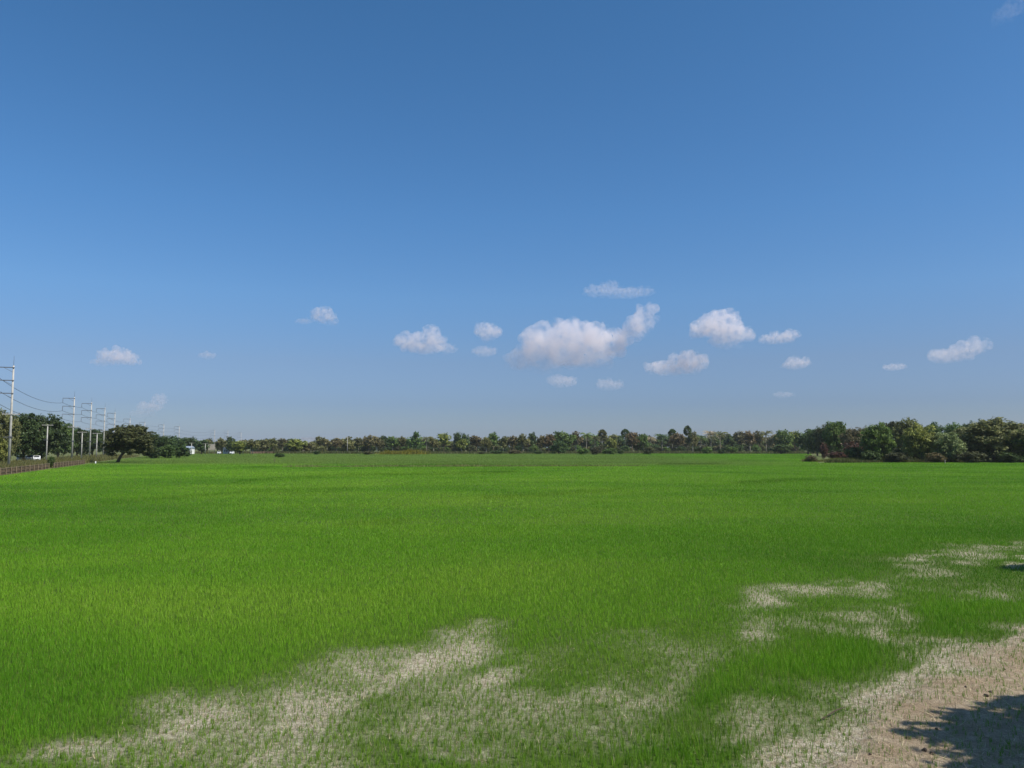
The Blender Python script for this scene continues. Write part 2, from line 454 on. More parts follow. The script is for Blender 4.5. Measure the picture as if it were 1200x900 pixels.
def sample_wedge(n, d0, d1, p, rng, margin=9.0, k=0.70):
    """points with density ~ d^-p inside the view wedge plus a margin"""
    dd = np.linspace(d0, d1, 4000)
    pdf = dd ** (-p) * 2 * (k * dd + margin)
    cdf = np.cumsum(pdf); tot = np.trapezoid(pdf, dd) if hasattr(np, "trapezoid") else np.trapz(pdf, dd)
    cdf /= cdf[-1]
    d = np.interp(rng.random(n), cdf, dd)
    x = (rng.random(n) * 2 - 1) * (k * d + margin)
    return x, d, tot

def rice_colour(x, y, rng, th):
    n = len(x)
    a = fbm(x + 0.35 * y, y, 26, 51, 3); b_ = fbm(x + .2 * y, y * 1.6, 7, 52, 3); c = rng.random(n)
    a = np.clip((a - .5) * 3.0 + .55, 0, 1); b_ = np.clip((b_ - .5) * 2.6 + .5, 0, 1)
    t = .10 + .40 * a + .32 * b_ + .12 * c
    pxx, pyy = project(x, y)
    for e in TONE: t = t + e[5] * ell(pxx, pyy, e)
    t = np.clip(t - .07, 0, 1)[:, None]
    deep = np.array([.085, .235, .012]); mid = np.array([.160, .345, .018]); lime = np.array([.235, .405, .030])
    col = np.where(t < .5, deep + (mid - deep) * t * 2, mid + (lime - mid) * (t - .5) * 2)
    # far plots: older, duller rice
    px, py = project(x, y)
    far = smooth(165, 200, y + 5 * np.sin(x * .03))[:, None] * (1 - smooth(40, 90, x))[:, None]
    dull = np.array([.165, .25, .045]) * (.8 + .4 * t)
    col = col * (1 - far) + dull * far
    thin_y = smooth(.06, .5, th)[:, None] * .38
    col = col * (1 - thin_y) + np.array([.20, .24, .045]) * thin_y
    # near right: deeper green
    rt = (smooth(-5, 22, x) * smooth(60, 20, y))[:, None] * .30
    col = col * (1 - rt) + (np.array([.075, .22, .016]) * (.7 + .6 * t)) * rt
    col = col * (1 + .12 * smooth(25, 140, y))[:, None]
    # taller lines: darker green, with the shade they cast put into the colour
    ln = taller(x, y)[:, None]
    col = col * (1 - .38 * ln)
    yel = (rng.random(n) < .05)[:, None]
    col = np.where(yel, col * .4 + np.array([.30, .30, .07]) * .6, col)
    return col * (0.88 + .24 * rng.random((n, 1)))

TONE = [(140, 608, 240, 44, 0, -.30), (330, 715, 260, 50, -3, .18), (40, 800, 110, 45, 0, -.15), (1010, 645, 260, 50, 0, -.16), (690, 600, 230, 24, -2, .2),
        (600, 582, 170, 7, -3, .32), (540, 566, 190, 4, -1, .28), (1110, 577, 150, 10, -2, .22), (240, 553, 120, 5, 0, .2), (130, 573, 120, 6, 0, .15), (820, 690, 160, 30, -4, -.12), (560, 672, 200, 18, -4, .14)]
LINES = [[(265, 567), (330, 561), (400, 557), (520, 555), (607, 553)], [(120, 590), (200, 584), (300, 576), (420, 573)],
         [(440, 545.6), (560, 545.4), (700, 546.5)], [(290, 548), (310, 547), (318, 547)], [(560, 584), (640, 580), (730, 574)], [(400, 614), (440, 613), (480, 611)], [(770, 544), (820, 543.6), (850, 543.5)], [(860, 566), (930, 563), (1000, 562)]]
def taller(x, y):
    px, py = project(x, y); r = np.zeros_like(x)
    for L in LINES:
        xs = [p[0] for p in L]; ys = [p[1] for p in L]
        ly = np.interp(px, xs, ys)
        wdt = (0.8 + .045 * (ly - 535)) * (0.4 + 1.2 * vn(x, y, 9, 77))
        ends = smooth(xs[0] - 12, xs[0] + 12, px) * (1 - smooth(xs[-1] - 15, xs[-1] + 15, px))
        r = np.maximum(r, ends * np.exp(-((py - ly) / np.maximum(wdt, .2)) ** 2) * (.35 + .65 * vn(x, y, 14, 78)))
    return r

def dense_tall(x, y):
    px, py = project(x, y); r = np.zeros_like(x)
    for e in DENSE: r = np.maximum(r, ell(px, py, e))
    return r

def rice(n, d0, d1, p, wfun, segs, name, rng):
    x, y, tot = sample_wedge(n, d0, d1, p, rng)
    thin, bank, wet = field_maps(x, y)
    keep = 1 - bare_map(x, y, thin, bank)
    # on thin ground the blades stand together as single plants
    cs = np.where(rng.random(n) < .5, .065, .125); ci, cj = np.floor(x / cs).astype(int), np.floor(y / cs).astype(int)
    HT = np.random.default_rng(5).random((256, 256, 3)); hh = HT[ci & 255, cj & 255]
    tuft = (keep < .80) & (y < 40)
    x = np.where(tuft, (ci + .15 + .7 * hh[:, 0]) * cs + rng.normal(size=n) * .011, x)
    y = np.where(tuft, (cj + .15 + .7 * hh[:, 1]) * cs + rng.normal(size=n) * .011, y)
    kp = np.sqrt(np.maximum(keep, 0))
    ok = np.where(tuft, (hh[:, 2] < kp * 1.05) & (rng.random(n) < kp), rng.random(n) < keep) & in_field(x, y)
    # patchy left-over tufts on thin ground
    x, y, thin = x[ok], y[ok], thin[ok]; m_ = len(x)
    z = zground(x, y) - .01
    hgt = .118 * (1 + .55 * dense_tall(x, y)) * (.7 + .6 * rng.random(m_)) * (.85 + .3 * fbm(x, y, 4, 63)) * (1 - .25 * np.clip(thin, 0, 1))
    hgt = hgt * (1 + .8 * taller(x, y))
    me = blades(name, x, y, z, hgt, wfun(y) * (.7 + .6 * rng.random(m_)), rice_colour(x, y, rng, thin), .10 + .40 * rng.random(m_) ** 1.5, M_BLADE, segs, rng)
    return tag(link(bpy.data.objects.new(name, me)), kind="stuff")

rg = np.random.default_rng(11)
rice(1450000, 6.5, 42, 1.7, lambda d: .0052 * np.maximum(1, d / 12), 2, "rice_grass", rg)
rice(1400000, 42, 460, 1.7, lambda d: .0079 * d / 12, 1, "rice_grass", rg)

# dry stubble and straw on the thin ground
def straw(n, rng):
    x, y, _ = sample_wedge(n, 6.5, 40, 1.2, rng, margin=5, k=.68)
    thin, bank, wet = field_maps(x, y)
    ok = rng.random(n) < smooth(.12, .8, thin) * (.22 + .36 * bank)
    x, y, bank = x[ok], y[ok], bank[ok]; k = len(x)
    lying = rng.random(k) < (.35 + .6 * bank)
    h = np.where(lying, .10 + .16 * rng.random(k), .05 + .09 * rng.random(k))
    lean = np.where(lying, .97, .15 + .4 * rng.random(k))
    t = rng.random((k, 1))
    col = np.array([.20, .14, .075]) * (1 - t) + np.array([.62, .52, .34]) * t
    me = blades("straw_litter", x, y, zground(x, y) + .004, h, .006 + .006 * rng.random(k), col, lean, M_STRAW, 1, rng)
    tag(link(bpy.data.objects.new("straw_litter", me)), kind="stuff")
straw(260000, np.random.default_rng(12))

# ------------------------------------------------------------------ trees
def crown_mesh(name, blobs, n_clump, per, leaf, rng, clump_r=.16, flat=0.0, shell=.62):
    """blobs: ellipsoids (cx,cy,cz,rx,ry,rz); leaves gathered in clumps near the blobs' skins"""
    B = np.array(blobs, float)
    wgt = (B[:, 3] * B[:, 4] + B[:, 3] * B[:, 5]); wgt /= wgt.sum()
    bi = rng.choice(len(B), n_clump, p=wgt)
    d = rng.normal(size=(n_clump, 3)); d /= np.linalg.norm(d, axis=1)[:, None]
    r = shell + (1 - shell) * rng.random(n_clump) ** .6
    r = np.where(rng.random(n_clump) < .18, r * .6, r)
    r = r * (.88 + .26 * rng.random(n_clump))
    cc = B[bi, :3] + d * r[:, None] * B[bi, 3:]
    cs = .45 + .55 * rng.random(n_clump)
    k = n_clump * per
    ci = np.repeat(np.arange(n_clump), per)
    off = rng.normal(size=(k, 3)); off /= np.maximum(1e-6, np.linalg.norm(off, axis=1))[:, None]
    off *= (rng.random(k) ** .45)[:, None] * clump_r * cs[ci][:, None]
    off[:, 2] *= (1 - flat) * .8
    c = cc[ci] + off
    nrm = rng.normal(size=(k, 3)) + d[ci] * .6 + np.array([0, 0, .9])
    nrm /= np.linalg.norm(nrm, axis=1)[:, None]
    a = np.cross(nrm, rng.normal(size=(k, 3))); a /= np.maximum(1e-6, np.linalg.norm(a, axis=1))[:, None]
    b_ = np.cross(nrm, a)
    s = leaf * (.6 + .8 * rng.random(k))[:, None]
    V = np.stack([c - a * s, c - b_ * s * .55, c + a * s, c + b_ * s * .55], 1)
    sh = np.clip(.5 + .22 * rng.normal(size=n_clump)[ci] + .16 * rng.normal(size=k), 0, 1)
    me = mesh_np(name, V.reshape(-1, 3), np.full(k, 4), np.arange(k * 4), M_LEAF)
    set_attr(me, "shade", np.repeat(sh, 4))
    return me

def trunk_mesh(name, blobs, r, rng, mat, base=(0, 0), fork=.35, lean=0.0, n=7):
    mb = MB(); top = np.array(blobs, float)
    zc = top[:, 2].mean()
    fk = Vector((base[0] + lean, base[1], fork))
    mb.tube([(base[0], base[1], -.02), (base[0] + lean * .45, base[1], fork * .5), fk], [r * 1.25, r, r * .85], n)
    for q in top[:7]:
        e = Vector(q[:3]) + Vector((rng.uniform(-.05, .05), rng.uniform(-.05, .05), q[5] * .35))
        mid = fk.lerp(e, .5) + Vector((rng.uniform(-.04, .04), rng.uniform(-.04, .04), -.03))
        mb.tube([fk - Vector((0, 0, .03)), mid, e], [r * .62, r * .38, r * .12], 5)
    return mb.mesh(name, mat, True)

PROTO = {}
def make_proto(kind, i, blobs, ncl, per, leaf, trunk_r, fork, mat=M_BARK, **kw):
    rng = np.random.default_rng(hash((len(kind), i, ncl)) % 9999 + i * 17)
    PROTO[(kind, i)] = (crown_mesh("crown_" + kind, blobs, ncl, per, leaf, rng, **kw), trunk_mesh("trunk_" + kind, blobs, trunk_r, rng, mat, fork=fork))

def rblobs(rng, n, zlo, zhi, rad, br, squash=.85):
    L = []
    for k in range(n):
        t = (k + rng.random() * .8) / n; a = k * 2.4 + rng.random()
        z = zlo + (zhi - zlo) * t
        env = math.sin(math.pi * min(1, max(0.12, .15 + .8 * t))) ** .7
        q = rad * env * (.45 + .5 * rng.random())
        b1 = br * (.75 + .5 * rng.random())
        L.append((q * math.cos(a), q * math.sin(a), z, b1, b1, b1 * squash))
    return L
rb = random.Random(5)
for i in range(4):   # far, open trees with bare lower trunks
    make_proto("open", i, rblobs(rb, 7, .48, .86, .30, .20, .62), 95, 13, .050, .022, .34, M_PALEBARK if i % 2 else M_BARK, clump_r=.13)
for i in range(3):   # round dense
    make_proto("round", i, rblobs(rb, 9, .30, .82, .27, .24, .7), 130, 14, .050, .028, .25, clump_r=.14)
for i in range(2):   # pointed
    make_proto("pointed", i, [(0, 0, .35, .42, .42, .2), (.1, .05, .5, .34, .34, .2), (-.08, 0, .64, .26, .26, .17), (0.02, 0, .78, .18, .18, .14), (0, 0, .9, .10, .10, .10)], 110, 13, .046, .03, .25, clump_r=.12)
for i in range(4):   # the big nearer trees: finer leaves
    make_proto("broad", i, rblobs(rb, 13, .26, .82, .34, .21, .75), 480, 30, .022, .03, .22, clump_r=.095, shell=.6)
for i in range(3):   # bushes, leaves down to the ground
    make_proto("bush", i, rblobs(rb, 9, .22, .72, .30, .26, .9), 170, 16, .045, .02, .12, clump_r=.13)
# rain tree, umbrella crown (unit width, unit height)
umb = [(-.33, 0, .70, .20, .22, .20), (.30, .05, .68, .23, .24, .20), (0, -.2, .78, .26, .24, .17), (0, .22, .78, .26, .24, .17), (-.14, 0, .84, .24, .26, .13), (.15, 0, .83, .26, .26, .13), (-.40, .1, .58, .13, .16, .15), (.40, -.1, .56, .13, .16, .15), (.2, -.3, .62, .2, .16, .16), (-.2, -.3, .62, .2, .16, .16), (.34, .05, .50, .13, .16, .12), (-.05, -.25, .56, .2, .14, .12), (.1, .25, .55, .22, .16, .14), (.05, -.1, .6, .36, .28, .18), (-.3, .05, .5, .2, .2, .16), (.28, -.1, .46, .2, .2, .16), (.05, .1, .45, .25, .2, .12), (-.36, -.1, .42, .16, .2, .16), (.36, .0, .36, .18, .2, .16), (.18, .15, .36, .18, .2, .14), (-.1, .2, .4, .22, .2, .16), (-.38, .0, .3, .13, .16, .14), (.1, -.15, .34, .2, .2, .14)]
rng_ = np.random.default_rng(3)
PROTO[("umbrella", 0)] = (crown_mesh("crown_umbrella", umb, 1100, 38, .018, rng_, clump_r=.07, flat=.3, shell=.55), trunk_mesh("trunk_umbrella", umb, .032, rng_, M_BARK, base=(-.26, 0), fork=.24, lean=.12))

def palm_meshes(i, fan):
    rng = np.random.default_rng(70 + i)
    mb = MB(); mb.tube([(0, 0, -.01), (.01, 0, .3), (.02, .01, .6), (.015, .01, .86)], [.024, .018, .016, .014], 7)
    V, Fc, S = [], [], []
    O = Vector((.015, .01, .86))
    nf = 64 if fan else 30
    for k in range(nf):
        az = k * 2.39996 + rng.random() * .4
        el = math.radians(math.degrees(math.asin(rng.uniform(-.9, 1))) if fan else rng.uniform(-25, 75))
        dirh = Vector((math.cos(az), math.sin(az), 0))
        d0 = (dirh * math.cos(el) + Vector((0, 0, math.sin(el)))).normalized(); roll = rng.uniform(-1.3, 1.3)
        shv = rng.random()
        if fan:   # fan leaf on a stalk
            pc = O + Vector((d0.x * .24, d0.y * .24, d0.z * .15))
            side = d0.cross(Vector((0, 0, 1))).normalized(); side.rotate(Matrix.Rotation(roll, 3, d0)); up = side.cross(d0).normalized()
            n = 9; k0 = len(V); V.append(pc); S.append(shv)
            for j in range(n):
                t = -2.1 + 4.2 * j / (n - 1); rr = .18 * rng.uniform(.8, 1.1)
                q = (d0 * math.cos(t) + side * math.sin(t)) * rr + up * .02 * (-1) ** j
                V.append(pc + Vector((q.x, q.y, q.z * .5))); S.append(shv)
            for j in range(n - 1): Fc.append((k0, k0 + 1 + j, k0 + 2 + j))
        else:     # feather leaf, drooping
            p = O.copy(); d = d0.copy(); Ls = .52 * rng.uniform(.8, 1.1); seg = 6
            for s in range(seg):
                q = p + Vector((d.x, d.y, d.z * .5)) * (Ls / seg)
                side = d.cross(Vector((0, 0, 1))).normalized() if abs(d.z) < .98 else Vector((1, 0, 0))
                wd = .085 * math.sin(math.pi * (s + .8) / (seg + .6))
                for sg in (-1, 1):
                    k0 = len(V)
                    tipv = q + side * sg * wd * .8 + Vector((0, 0, -.05))
                    V += [p, p.lerp(q, .8), tipv]; S += [shv] * 3; Fc.append((k0, k0 + 1, k0 + 2))
                p = q; d = (d + Vector((0, 0, -.30))).normalized()
    me = mesh_from("crown_palm", V, Fc, M_LEAF); set_attr(me, "shade", np.clip(np.array(S), 0, 1))
    return me, mb.mesh("trunk_palm", M_PALEBARK, True)
for i in range(2): PROTO[("fanpalm", i)] = palm_meshes(i, True); PROTO[("palm", i)] = palm_meshes(i + 5, False)

PAL = dict(OL=(.140, .145, .052), BR=(.140, .128, .058), YG=(.175, .210, .048), DG=(.058, .095, .030), GR=(.095, .155, .036),
           RU=(.140, .112, .052), PT=(.330, .285, .165), RB=(.090, .050, .032), UM=(.095, .108, .038), MY=(.14, .125, .02), PB=(.165, .19, .08), DU=(.090, .098, .045))
_cnt = {}
def tree(kind, name, px, top, wpx, base, colour, label, cat, group=None, partname="crown", d=None):
    x, y = ground(px, base)
    if d: x, y, _ = at(px, base, d)
    ztop = at(px, top, y)[2]
    H = max(ztop, .4); W = wpx / F * y
    n = len([k for k in PROTO if k[0] == kind]); i = _cnt.get(kind, 0); _cnt[kind] = i + 1
    cm_, tm = PROTO[(kind, i % n)]
    t = empty(name, (x, y, 0), label, cat, group, rz=0.0 if kind == "umbrella" else random.uniform(0, 6.28), scale=(W, W, H * 1.02))
    j = random.uniform(.85, 1.15) * (1.2 if px > 196 else 1.0)
    col = [c * j * random.uniform(.94, 1.06) for c in PAL[colour]]
    part("crown" if kind != "bush" else "foliage", cm_, t, col)
    part("trunk" if kind != "bush" else "stem", tm, t)
    return t

CW = dict(OL="olive", BR="brownish", YG="yellow-green", DG="dark green", GR="green", RU="rust-brown", PT="pale tan", DU="dull green")
KW = dict(open=("open_tree", "open-crowned tree"), round=("round_tree", "round-crowned tree"), pointed=("pointed_tree", "pointed tree"), fanpalm=("fan_palm", "fan palm"), palm=("feather_palm", "feather palm"))
ORD = ["first", "second", "third", "fourth", "fifth", "sixth", "seventh", "eighth"]
# the far line: px, top, width, kind, colour, [own label, short reference]
FAR = [
    (205, 511, 18, "round", "DG"), (222, 511.5, 20, "round", "DG", ("tall dark green tree behind the small white house", "the tall tree behind the white house")),
    (236, 515, 14, "round", "DG"), (259, 513.5, 12, "open", "BR"), (270, 512, 13, "round", "DG"),
    (281, 516, 18, "round", "YG", ("bright yellow-green round tree beside the white roadside shed", "the bright tree beside the shed")),
    (296, 515, 14, "open", "OL"), (307, 514.5, 18, "round", "OL"), (320, 514, 13, "open", "OL"), (331, 513.5, 13, "open", "BR"),
    (347, 514, 22, "round", "YG", ("broad bright yellow-green tree just before the grey-roofed house", "the bright tree at the grey roof")),
    (359, 518.5, 15, "round", "OL"), (366, 516.5, 14, "round", "OL"), (374, 512, 18, "open", "OL"), (383, 514, 14, "open", "OL"), (394, 514, 15, "open", "BR"), (406, 511.5, 17, "round", "OL"), (420, 512.5, 13, "open", "OL"),
    (432, 510.5, 18, "open", "BR", ("tall brown bare-looking tree in the far line above a dark shrub", "the tall brown tree")),
    (441, 511, 14, "open", "BR"), (449, 511, 12, "open", "DG"), (460, 511, 16, "open", "GR"), (472, 512, 14, "open", "OL"),
    (487, 505.5, 18, "pointed", "GR", ("tallest pointed green tree, behind the mustard weed mound", "the tall pointed tree")),
    (500, 512, 13, "palm", "OL"), (508, 512, 12, "open", "OL"), (520, 508, 17, "open", "YG"),
    (537, 505.5, 10, "round", "DG", ("slim dark green tree with ball crown rising above its yellow-green neighbour", "the ball-crowned dark tree")),
    (545, 507.5, 9, "round", "DG"), (541, 514, 16, "open", "YG"),
    (558, 511, 20, "open", "RU", ("rust-brown open tree in the far line, browner than both neighbours", "the rust-brown tree")),
    (570, 512, 12, "open", "OL"), (578, 507.5, 15, "open", "GR"), (590, 511, 13, "open", "OL"), (601, 511, 13, "open", "BR"), (613, 508.5, 14, "open", "OL"), (624, 507.5, 12, "open", "DG"),
    (634, 510, 13, "open", "BR"), (643, 509.5, 14, "open", "RU"),
    (660, 505.5, 24, "round", "GR", ("broad tall green tree, biggest crown in the middle of the far line", "the big green tree")),
    (675, 505.5, 15, "open", "BR"), (687, 507, 14, "palm", "GR"), (697, 511, 12, "palm", "OL"),
    (706, 504.5, 14, "fanpalm", "DU", ("lone fan palm with round crown standing clear above the shrubs", "the lone fan palm")),
    (716, 513, 14, "round", "YG"), (733, 504, 13, "fanpalm", "DG"), (741, 506.5, 15, "open", "RU"),
    (746, 509, 27, "round", "DG", ("wide dark green dome-crowned tree between two fan palms", "the dark dome tree")),
    (754, 508, 12, "open", "GR"), (763, 512, 13, "palm", "PT"), (776, 509, 15, "palm", "DG"), (788, 504, 13, "fanpalm", "DG"), (794, 508, 18, "open", "RU"),
    (806, 500.5, 12, "fanpalm", "DG", ("tallest fan palm in the far line, its crown above all trees around", "the tallest fan palm")),
    (812, 505.5, 13, "open", "OL"), (822, 511, 16, "palm", "GR"), (833, 505.5, 17, "palm", "PT", ("pale tan feather palm with hanging dry fronds right of the tallest palm", "the pale dry palm")),
    (844, 505.5, 15, "palm", "OL"), (855, 509, 13, "round", "DG"), (867, 506, 17, "open", "BR"), (879, 504.5, 15, "open", "RU"), (890, 505.5, 15, "open", "BR"), (898, 505.5, 13, "palm", "OL"),
    (906, 508.5, 12, "open", "PT", ("pale straw-coloured tree where the far line meets the big dark trees", "the straw-coloured tree")),
    (919, 502.5, 17, "round", "GR"), (932, 505.5, 17, "open", "YG"),
]
lms = [(i, e[5]) for i, e in enumerate(FAR) if len(e) > 5]
for i, e in enumerate(FAR):
    px, top, wd, kind, colr = e[:5]
    nm, kw = KW[kind]
    if len(e) > 5: lab = e[5][0]
    else:
        j, l = min(lms, key=lambda q: abs(q[0] - i))
        lo, hi = min(i, j), max(i, j)
        side = "left" if FAR[i][0] < FAR[j][0] else "right"
        lab = f"{CW[colr]} {kw}, {ORD[max(0, hi - lo - 1)]} to the {side} of {l[1]}"
    base = 532.2 if px < 300 else 530.6
    base += random.uniform(-.5, .9)
    if kind == 'fanpalm': base = 529.6; wd *= .72; top += 1.2
    tree(kind, nm, px, top, wd * 1.42, base, colr, lab, "palm" if "palm" in kind else "tree", "trees in the far line beyond the field")

# the second rank behind: filler trees, unnamed neighbours of one kind
k = 0
for px in np.arange(196, 945, 9.5):
    tree("round" if k % 3 else "open", "backdrop_tree", px + random.uniform(-4, 4), 514.5 + random.uniform(-2.5, 2) + (1.5 if px < 420 else 0) - (3.5 if px > 640 else 0), 24, 528.9, ["OL", "DG", "DU", "GR", "BR"][k % 5],
         "hazy tree of the rank standing behind the far line of trees", "tree", "trees of the rank behind the far line")
    k += 1

# right-hand clump, nearer
RIGHT = [
    (947, 503, 26, 532.5, "round", "DG", "low dark green tree where the big clump starts beside the far line"),
    (958, 500, 24, 534.0, "broad", "DG", "dark green tree with two thin leafless tips above it"),
    (969, 497.5, 26, 534.6, "broad", "DU", "dull dark green tree squeezed against the tall light green one"),
    (982, 491, 30, 535.5, "broad", "GR", "tall light green tree standing behind the maroon bush"),
    (1000, 500, 24, 536.5, "broad", "BR", "brownish tree directly above the maroon bush"),
    (1014, 499, 20, 536.0, "broad", "DU", "dull tree in the dip between the two light green crowns"),
    (1031, 495, 34, 541.2, "broad", "GR", "bright green leafy tree at the clump's front, next to the low maroon scrub"),
    (1046, 491, 26, 537.6, "broad", "DU", "dull green tree behind the bright leafy front tree"),
    (1063, 488.5, 28, 538.0, "broad", "OL", "tall olive tree making the first high top of the nearer clump"),
    (1080, 495.5, 34, 541.5, "broad", "YG", "yellow-olive tree at the clump's front edge beside the whitish one"),
    (1096, 494.5, 24, 537.5, "broad", "DG", "dark green tree whose top shows behind the whitish small tree"),
    (1112, 504.5, 32, 541.8, "broad", "PB", "small whitish-green tree with pale leaf clusters above a pale stake"),
    (1122, 494.5, 26, 537.0, "broad", "GR", "green tree behind the gap between whitish tree and largest dome"),
    (1139, 494, 24, 538.0, "broad", "DG", "dark green tree tucked behind the edge of the largest dome crown"),
    (1166, 489, 66, 541.6, "broad", "OL", "largest tree of the clump, wide olive dome reaching the ground"),
    (1190, 494, 30, 538.5, "broad", "RU", "reddish-brown tree showing above the shoulder of the largest dome"),
    (1204, 500, 34, 542.0, "broad", "GR", "green tree cut by the photo's edge beside the largest dome"),
    (1240, 494, 44, 541.0, "broad", "DG", "dark green tree past the end of the visible clump"),
]
for px, top, wd, base, kind, c, lab in RIGHT:
    tree(kind, "broad_tree", px, top, wd * 1.3, base, c, lab, "tree", "trees of the nearer clump")
BUSH = [  # px, top, w, base, colour, label
    (1000, 517, 26, 538.6, "RB", "maroon-leaved bush below the brownish tree of the nearer clump"),
    (966, 516, 9, 537.6, "RB", "narrow reddish dead bush against the dark trees"),
    (985, 528.5, 30, 539.6, "RB", "low maroon scrub spreading before the maroon bush"),
    (950, 533, 16, 541.2, "BR", "small brown dry bush at the tip of the weedy point"),
    (1022, 526, 22, 541.8, "DG", "dark shrub at the foot of the bright leafy tree"),
    (1052, 529, 30, 542.0, "DU", "dull shrub under the gap before the yellow-olive tree"),
    (1096, 530, 24, 542.2, "BR", "brownish low shrub between yellow-olive and whitish trees"),
    (1136, 527, 30, 542.2, "DU", "grey-green shrub at the foot of the largest dome tree"),
    (1183, 529, 30, 542.4, "DG", "dark low shrub under the largest dome tree's outer branches"),
    (327, 531, 14, 536.0, "DG", "dark flat shrub alone at the field's far edge near a stake"),
    (371, 527.5, 8, 532.8, "DG", "small dark round shrub below the brownish far trees"),
    (432, 528.5, 14, 532.8, "BR", "brown shrub below the tall brown far tree"),
    (655, 515, 20, 532.4, "DG", "tall dark green shrub before the big green far tree"),
    (684, 524, 16, 532.6, "GR", "rounded green shrub right of the tall dark shrub"),
    (699, 523, 15, 532.9, "DU", "dull brown-green shrub at the foot of the lone fan palm"),
    (715, 525, 20, 532.6, "GR", "green spreading shrub right of the lone fan palm's foot"),
    (727, 526, 8, 532.4, "DG", "small dark shrub between green scrub and the dark dome tree"),
    (760, 523, 17, 532.6, "DU", "dull dark shrub at the foot of the dark dome tree"),
    (829, 523, 13, 532.0, "GR", "green shrub under the pale dry palm"),
    (846, 525, 9, 532.2, "DG", "dark shrub just right of the green palm-foot shrub"),
    (858, 523, 14, 531.6, "GR", "lighter green shrub under the dark round-crowned tree"),
    (915, 520, 24, 532.2, "DG", "large dark shrub under the straw-coloured tree"),
    (582, 527.5, 16, 532.0, "DG", "low dark shrub under the green open tree in mid line"),
    (565, 529, 10, 532.2, "DU", "tiny dark shrub below the rust-brown tree"),
    (603, 527, 16, 532.2, "BR", "brown scrubby shrub in the middle of the far edge"),
    (630, 528, 12, 532.1, "DG", "flat dark shrub at a pale gap below the far trees"),
    (177, 522, 22, 537.3, "DG", "dark green shrub just past the umbrella tree's shadow"),
    (210, 520, 26, 536.6, "DG", "wide dark green shrub before the small white house"),
    (194, 519, 20, 537.0, "GR", "green shrub between the two dark roadside shrubs"),
    (60, 533.5, 9, 548.0, "GR", "small green bush growing through the gap in the wooden fence"),
    (-1, 512, 22, 545.0, "YG", "yellowish roadside bush at the foot of the tallest pole"),
]
for px, top, wd, base, c, lab in BUSH:
    tree("bush", "bush", px, top, wd * 1.1, base, c, lab, "bush", "bushes at the field's edges")
for k, px in enumerate(np.arange(300, 945, 8.6)):
    tree("bush", "understorey_bush", px + random.uniform(-3, 3), 521.5 + random.uniform(-2.5, 3.0), 15, 530.3 + random.uniform(-.4, .3), ["DG", "DU", "GR", "OL", "DG", "DU"][k % 6],
         "low dark bush in the undergrowth right below the far line of trees", "bush", "bushes under the far line of trees")
for k, px in enumerate(np.arange(1006, 1230, 15)):
    tree("bush", "understorey_bush", px + random.uniform(-5, 5), 524 + random.uniform(-4, 4), 24, 541.0 + random.uniform(-.3, .3), ["DG", "DU", "DG", "OL"][k % 4],
         "low dark bush filling the gaps under the nearer clump's crowns", "bush", "bushes under the nearer clump")
# left clump behind the poles
LEFT = [
    (2, 480, 34, 544.0, "OL", "olive tree rising behind the tallest pole"),
    (27, 480.5, 46, 541.5, "DG", "tall dark green tree behind the parked white cars"),
    (48, 483.5, 44, 541.0, "DG", "dark green tree behind the short pole, next to the parked cars"),
    (68, 490, 34, 538.2, "GR", "brighter green tree sloping down to the second tall pole"),
    (90, 501, 30, 535.6, "DG", "low dark tree between the second and third tall poles"),
    (108, 501, 28, 534.7, "DG", "low dark tree behind the third tall pole"),
    (122, 503, 24, 534.0, "DU", "dull green tree half hidden by the umbrella-shaped tree"),
    (178, 507, 28, 536.5, "DG", "dark tree showing past the umbrella-shaped tree's outer edge"),
    (193, 510.5, 24, 536.0, "DG", "dark green tree behind the green roadside shrub"),
    (-40, 484, 60, 545.0, "DG", "dark tree before the visible left clump begins"),
]
for px, top, wd, base, c, lab in LEFT:
    tree("broad", "roadside_tree", px, top, wd * 1.15, base, c, lab, "tree", "roadside trees behind the poles")
tree("umbrella", "rain_tree", 151, 497.5, 53, 541.9, "UM", "wide umbrella-shaped rain tree with dark leaning trunk at the field corner", "tree")
# two trees on the bank whose shade falls on the ground near the camera
make_proto("bank", 0, rblobs(rb, 13, .28, .82, .34, .23, .75), 1500, 50, .026, .03, .22, clump_r=.10)
for (x, y, H, W, lab) in ((14.35, 8.75, 8.8, 7.0, "leafy bank tree shading the bare dirt beside the viewer"), (21.0, 26.2, 4.6, 2.8, "small bank tree beyond the bare dirt strip")):
    t = empty("bank_tree", (x, y, 0.1), lab, "tree", scale=(W, W, H))
    part("crown", PROTO[("bank", 0)][0], t, PAL["GR"]); part("trunk", PROTO[("bank", 0)][1], t)

# the wood far behind, one dark mass
rng_ = np.random.default_rng(21)
bl = []
for k in range(150):
    x = -1500 + 3000 * k / 149 + rng_.uniform(-8, 8); y = 1050 + 120 * math.sin(k * .7) + rng_.uniform(-40, 40)
    h = rng_.uniform(5, 8); bl.append((x, y, h * .5, 17, 12, h * .62))
me = crown_mesh("distant_wood", bl, 5200, 7, 1.7, rng_, clump_r=4.5)
o = link(bpy.data.objects.new("distant_wood", me)); o.color = (.05, .07, .03, 1); tag(o, kind="stuff")

